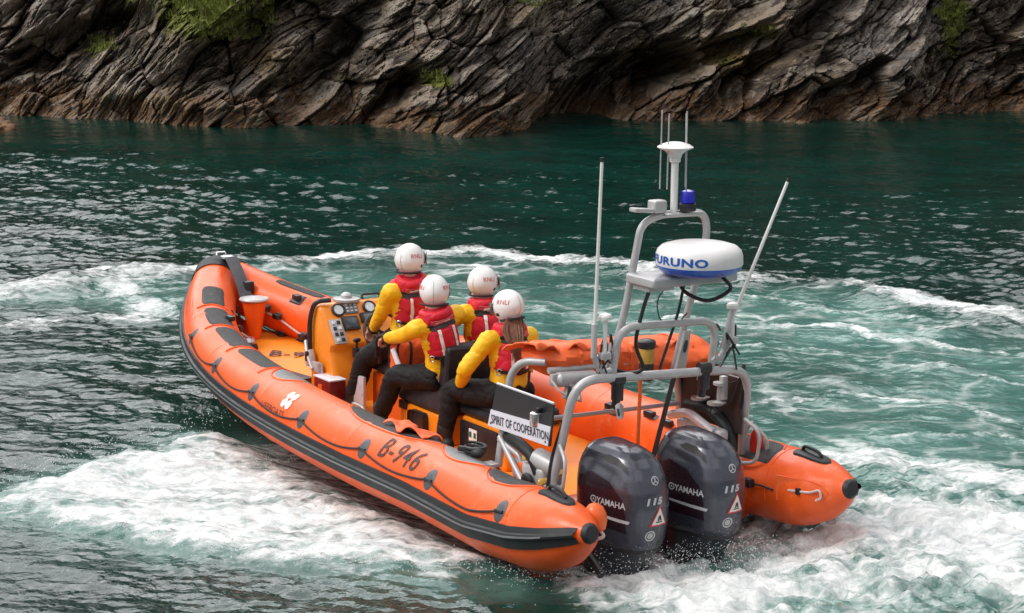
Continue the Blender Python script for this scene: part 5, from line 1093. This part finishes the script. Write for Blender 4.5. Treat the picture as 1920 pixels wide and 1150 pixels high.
    for i in (0, 1):
        bm = bmesh.new(); capsule(bm, ft[i] + V(-.04, 0, .17), .070, ft[i] + V(-.04, 0, .05), .056, 14); capsule(bm, ft[i] + V(-.08, 0, .045), .055, ft[i] + V(.14, 0, .035), .048, 14); box(bm, ft[i] + V(.03, 0, .0), (.30, .10, .035), .01)
        obj('boot', remeshed(bm, .010, 2), 'rubber', root)
    # ---- yellow jacket
    bm = bmesh.new(); sweep(bm, [P + up * .02, P + up * .08, P + up * .20, ch, P.lerp(Nk, .88), Nk + up * .01], [.155, .165, .150, .168, .150, .075], 26, sx=1.0, sy=.80, up=fwd)
    for i in (0, 1):
        s_ = side * (1 if i == 0 else -1); wr = hd_[i] - (hd_[i] - el[i]).normalized() * .02
        capsule(bm, sh[i] - s_ * .08 - up * .02, .085, sh[i], .076)
        pts = catmull([sh[i], sh[i].lerp(el[i], .5), el[i], el[i].lerp(wr, .5), wr], 5); n_ = len(pts)
        rr = [float(np.interp(k / (n_ - 1), [0, .25, .5, .75, .97, 1], [.078, .067, .064, .056, .048, .045])) for k in range(n_)]; sweep(bm, pts, rr, 18)
    jk = remeshed(bm, .011, 3); wrinkle(jk, .006, 3.6, seed + 9, (1, 1, 1.8)); wrinkle(jk, .0035, 9.0, seed + 5, (1, 1, 1.6)); jo = obj('jacket', jk, 'yellow', root, ang=80)
    bm = bmesh.new()
    for i in (0, 1):
        d = (hd_[i] - el[i]).normalized(); sweep(bm, [hd_[i] - d * .035, hd_[i] - d * .005], .054, 16)
    obj('cuff', bm, 'web', jo)
    if any(glove):
        for i in (0, 1):
            if glove[i]:
                bm = bmesh.new(); ellipsoid(bm, hd_[i] + (hd_[i] - el[i]).normalized() * .05 + V(.03, 0, 0), (.06, .04, .03)); obj('glove', bm, 'yellow_lid', root)
    # ---- lifejacket
    bm = bmesh.new(); b0, b1 = P.lerp(Nk, .36), P.lerp(Nk, .92); sweep(bm, [b0, b0.lerp(b1, .10), b0.lerp(b1, .5), b0.lerp(b1, .82), b1], [.17, .190, .194, .184, .135], 28, sx=.80, sy=.90, up=fwd)
    capsule(bm, Nk + side * .085 - fwd * .05 - up * .02, .052, Nk - side * .085 - fwd * .05 - up * .02, .052)
    for s_ in (1, -1): capsule(bm, Nk + side * .09 * s_ - fwd * .04, .050, Nk + side * .085 * s_ + fwd * .12 - up * .07, .055)
    cc_ = [Nk + up * .025 + side * .098 * math.sin(a) - fwd * (.095 * math.cos(a) + .01) for a in np.linspace(-2.3, 2.3, 14)]; sweep(bm, cc_, .042, 12)
    vj = remeshed(bm, .012, 3); wrinkle(vj, .008, 9.0, seed + 2); vo_ = obj('lifejacket', vj, 'vest', root, ang=80); bv = bvh_of(vo_)
    O_ = P.lerp(Nk, .66); fr = (-side, up)
    def onback(bm_, u, v, m_, nm, off=.005, o=O_): 
        for w in bm_.verts: w.co.x += u; w.co.y += v
        drape(bm_, bv, o, -side, up, off); 
        so_ = obj(nm, bm_, m_, vo_, smooth=False); s__ = so_.modifiers.new('s', 'SOLIDIFY'); s__.thickness = .006; s__.offset = 1; return so_
    def rect(w, h, c=.02): return flat_poly([(-w / 2, -h / 2), (w / 2, -h / 2), (w / 2, h / 2), (-w / 2, h / 2)], c)
    for u in (-.062, .062): onback(rect(.022, .21), u, -.01, 'reflect', 'reflective_strip')
    onback(rect(.28, .030), 0, -.135, 'web', 'waist_belt', .008); onback(rect(.035, .06), 0, -.13, 'web', 'belt_keeper', .012)
    onback(rect(.25, .024), 0, .118, 'web', 'shoulder_band', .006)
    for u in (-.10, .10): onback(rect(.05, .055), u, .118, 'web', 'shoulder_patch', .007)
    onback(rect(.20, .045), 0, .155, 'collar', 'collar_panel', .007); onback(rect(.13, .022), 0, .152, 'reflect', 'collar_tape', .012)
    for s_ in (1, -1):
        bm = bmesh.new(); c_ = O_ + side * .140 * s_ - up * .135 - fwd * .09; q = (-fwd + side * s_ * .9).normalized().to_track_quat('Z', 'Y'); c_ = c_ + (-fwd + side * s_ * .9).normalized() * .02
        sweep(bm, [c_ + q @ V(.020 * math.cos(a), .026 * math.sin(a), 0) for a in np.linspace(.5, 2 * PI - .5, 18)], .006, 7); obj('belt_ring', bm, 'steel', vo_)
        bm = bmesh.new(); sweep(bm, catmull([O_ + side * .10 * s_ - up * .14 - fwd * .15, O_ + side * .08 * s_ - up * .26 - fwd * .15, O_ + side * .03 * s_ - up * .33 - fwd * .12], 5), .012, 6, sy=.4); obj('crotch_strap', bm, 'web', vo_)
    # ---- helmet
    bm = bmesh.new(); ellipsoid(bm, (0, 0, 0), (.142, .122, .138), u=48, v=32)
    for v in bm.verts:
        if v.co.z < 0: k = 1 + .10 * (v.co.z / .138); v.co.x *= k; v.co.y *= k
        if v.co.z < -.02 and v.co.x < 0: v.co.x *= 1 - .25 * (v.co.z / .138) ** 2
    dead = [f for f in bm.faces if (f.calc_center_median().z < -.098) or (f.calc_center_median().x > .055 and f.calc_center_median().z < .042)]
    bmesh.ops.delete(bm, geom=dead, context='FACES')
    HC = Hd + V(-.005, 0, .018)
    for v in bm.verts: v.co = HC + hq @ v.co
    hl = obj('helmet', bm, 'helmet', root, ang=70); hb = bvh_of(hl); s__ = hl.modifiers.new('s', 'SOLIDIFY'); s__.thickness = .014; s__.offset = -1
    for s_ in (1, -1):
        # lettering on the rear quarter of the shell
        az = R(118) * s_; D_ = hq @ V(math.cos(az), math.sin(az), .38).normalized(); Uq = V(0, 0, 1).cross(D_).normalized(); Wq = D_.cross(Uq)
        t = text_mesh(txt, .036, 1.05, xs=.95, cell=.02); drape(t, hb, HC, Uq, Wq, .003); obj('helmet_lettering', t, 'red_ink', hl)
        D_ = hq @ V(.10, s_, -.42).normalized(); e_ = bfill([circle_pts(.014, 14)]); Uq = V(0, 0, 1).cross(D_).normalized(); drape(e_, hb, HC, Uq, D_.cross(Uq), .004); eo = obj('helmet_vent', e_, 'black', hl); s__ = eo.modifiers.new('s', 'SOLIDIFY'); s__.thickness = .006
    sm2 = flat_poly([(-.0025, -.10), (.0025, -.10), (.0025, .10), (-.0025, .10)], .02); drape(sm2, hb, HC, hq @ V(0, -1, 0), V(0, 0, 1), .002); obj('helmet_seam', sm2, 'metal', hl)
    bm = bmesh.new(); rg = []
    for a in np.linspace(-1.15, 1.15, 25):
        rg.append([HC + hq @ V(math.cos(a) * .165, math.sin(a) * .135, z) for z in (.050, .0, -.05)])
    loft(bm, rg, closed=False, caps=False); vz = obj('visor', bm, 'clear', hl); s__ = vz.modifiers.new('s', 'SOLIDIFY'); s__.thickness = .003
    bm = bmesh.new(); rg = [HC + hq @ V(-.118 * math.cos(a), .112 * math.sin(a), -.098) for a in np.linspace(-1.5, 1.5, 30)]; sweep(bm, rg, .009, 6); obj('helmet_rim', bm, 'web', hl)
    bm = bmesh.new(); lathe(bm, [(.085, -.02), (.095, 0), (.08, .03), (.07, .04)], Nk + up * .02, (up.x, up.y, up.z)); obj('neck_collar', bm, 'vest', root)
    if hair:
        bm = bmesh.new()
        for k in range(90):
            a = random.gauss(0, .55); b_ = random.random(); p0 = HC + hq @ V(-.07 + .015 * b_, .06 * a + .02, -.085); p1 = Nk + V(-.13 - .03 * b_, .085 * a + .06, .035); p2 = Nk + V(-.215 - .02 * b_, .055 * a + .08, -.07); p3 = p2 + V(-.02 * random.random(), -.03 * a + random.gauss(0, .02), -.05 - .08 * random.random())
            pts = catmull([p0, p1, p2, p3], 5); n_ = len(pts); sweep(bm, pts, [.0085 * (1 - .85 * (i / (n_ - 1)) ** 2) for i in range(n_)], 5)
        obj('hair', bm, 'hair', root)
    return root
person('helmsman standing foremost at the wheel, white helmet turned to the far side', (4.33, .06, .60), (4.21, .12, 1.27), R(-62), ((4.64, .23, .63), (4.92, -.22, .62)), ((4.86, .33, -.10), (4.75, -.33, -.10)), seed=1, elbow=((-.6, .4, -.3), (-.3, -.7, -.5)))
person('crew member seated nearest the near tube, left arm reaching forward to the grab bar', (3.56, .14, .44), (3.54, .27, 1.115), R(-33), ((4.16, .36, .645), (4.2, -.05, .60)), ((4.16, .44, -.10), (4.1, -.20, -.10)), seed=2, elbow=((-.2, .5, -.9), (-.2, -.5, -.8)))
person('crew member seated behind the helmsman on the far side, half hidden by two others', (3.72, -.30, .46), (3.74, -.31, 1.11), R(-66), ((4.16, -.06, .66), (4.16, -.60, .52)), ((4.1, -.12, -.10), (4.1, -.66, -.10)), seed=3, elbow=((-.2, .9, -.5), (-.2, -.6, -.6)))
person('crew member with long brown hair seated last, arm resting on the left knee', (2.74, .05, .42), (2.78, .04, 1.09), R(12), ((3.02, .33, .46), (3.1, -.30, .46)), ((3.24, .36, -.09), (3.2, -.32, -.09)), hair=True, seed=4, elbow=((-.5, .6, .1), (-.3, -.7, -.5)), tilt=.22, glove=(True, False))

# ================================================================== spray thrown up by the engines and the chine
rng = random.Random(5); sp = bmesh.new()
def drop(p, r):
    t = [Vector((0, 0, 1)), Vector((.94, 0, -.33)), Vector((-.47, .82, -.33)), Vector((-.47, -.82, -.33))]; q = Matrix.Rotation(rng.random() * 6, 3, (rng.random(), rng.random(), 1)); st = Vector((1, 1, rng.uniform(.8, 1.8)))
    vv = [sp.verts.new(p + q @ Vector((a.x * st.x, a.y * st.y, a.z * st.z)) * r) for a in t]
    for f in ((0, 1, 2), (0, 2, 3), (0, 3, 1), (1, 3, 2)): sp.faces.new([vv[i] for i in f])
def spray(cx, cy, lx, ly, n, h, r=.0042):
    n = int(n * .32); h = h * .6
    for _ in range(n):
        x = rng.gauss(0, 1); y = rng.gauss(0, 1); z = abs(rng.gauss(0, 1)) ** 1.2 * h * math.exp(-.3 * (x * x + y * y)); drop(Vector((cx + x * lx, cy + y * ly, z + .06)), r * rng.uniform(.4, 1.5) * (1 - .3 * min(z / h, 2)))
def bp_(x, y): return BO + BM @ Vector((x, y, 0))
for x, y, lx, ly, n, h in ((.25, .36, .22, .18, 1500, .16), (.25, -.36, .22, .18, 1600, .2), (-.1, 0, .4, .3, 1800, .12), (-.3, -.9, .5, .3, 1400, .09), (.5, 1.15, .25, .12, 900, .10), (1.0, 1.3, .3, .08, 500, .07), (-.6, .5, .5, .5, 1500, .06), (-.8, -2.0, .7, .5, 1200, .05), (4.6, 1.55, .5, .15, 700, .05), (5.4, 2.2, .8, .5, 600, .04)):
    c = bp_(x, y); spray(c.x, c.y, lx, ly, n, h)
for pl in (F1,):
    for a, b_ in zip(pl[:-1], pl[1:]):
        d = math.hypot(b_[0] - a[0], b_[1] - a[1])
        for k in range(int(d * 130)): t = rng.random(); drop(Vector((a[0] + (b_[0] - a[0]) * t + rng.gauss(0, .12), a[1] + (b_[1] - a[1]) * t + rng.gauss(0, .12), .06 + abs(rng.gauss(0, .05)))), .006 * rng.uniform(.4, 1.3))
dm, nt, b = new_mat('spray_drops'); b.inputs['Base Color'].default_value = (.82, .85, .85, 1); b.inputs['Roughness'].default_value = .3
obj('spray', sp, dm, kind='stuff', smooth=True, ang=180)
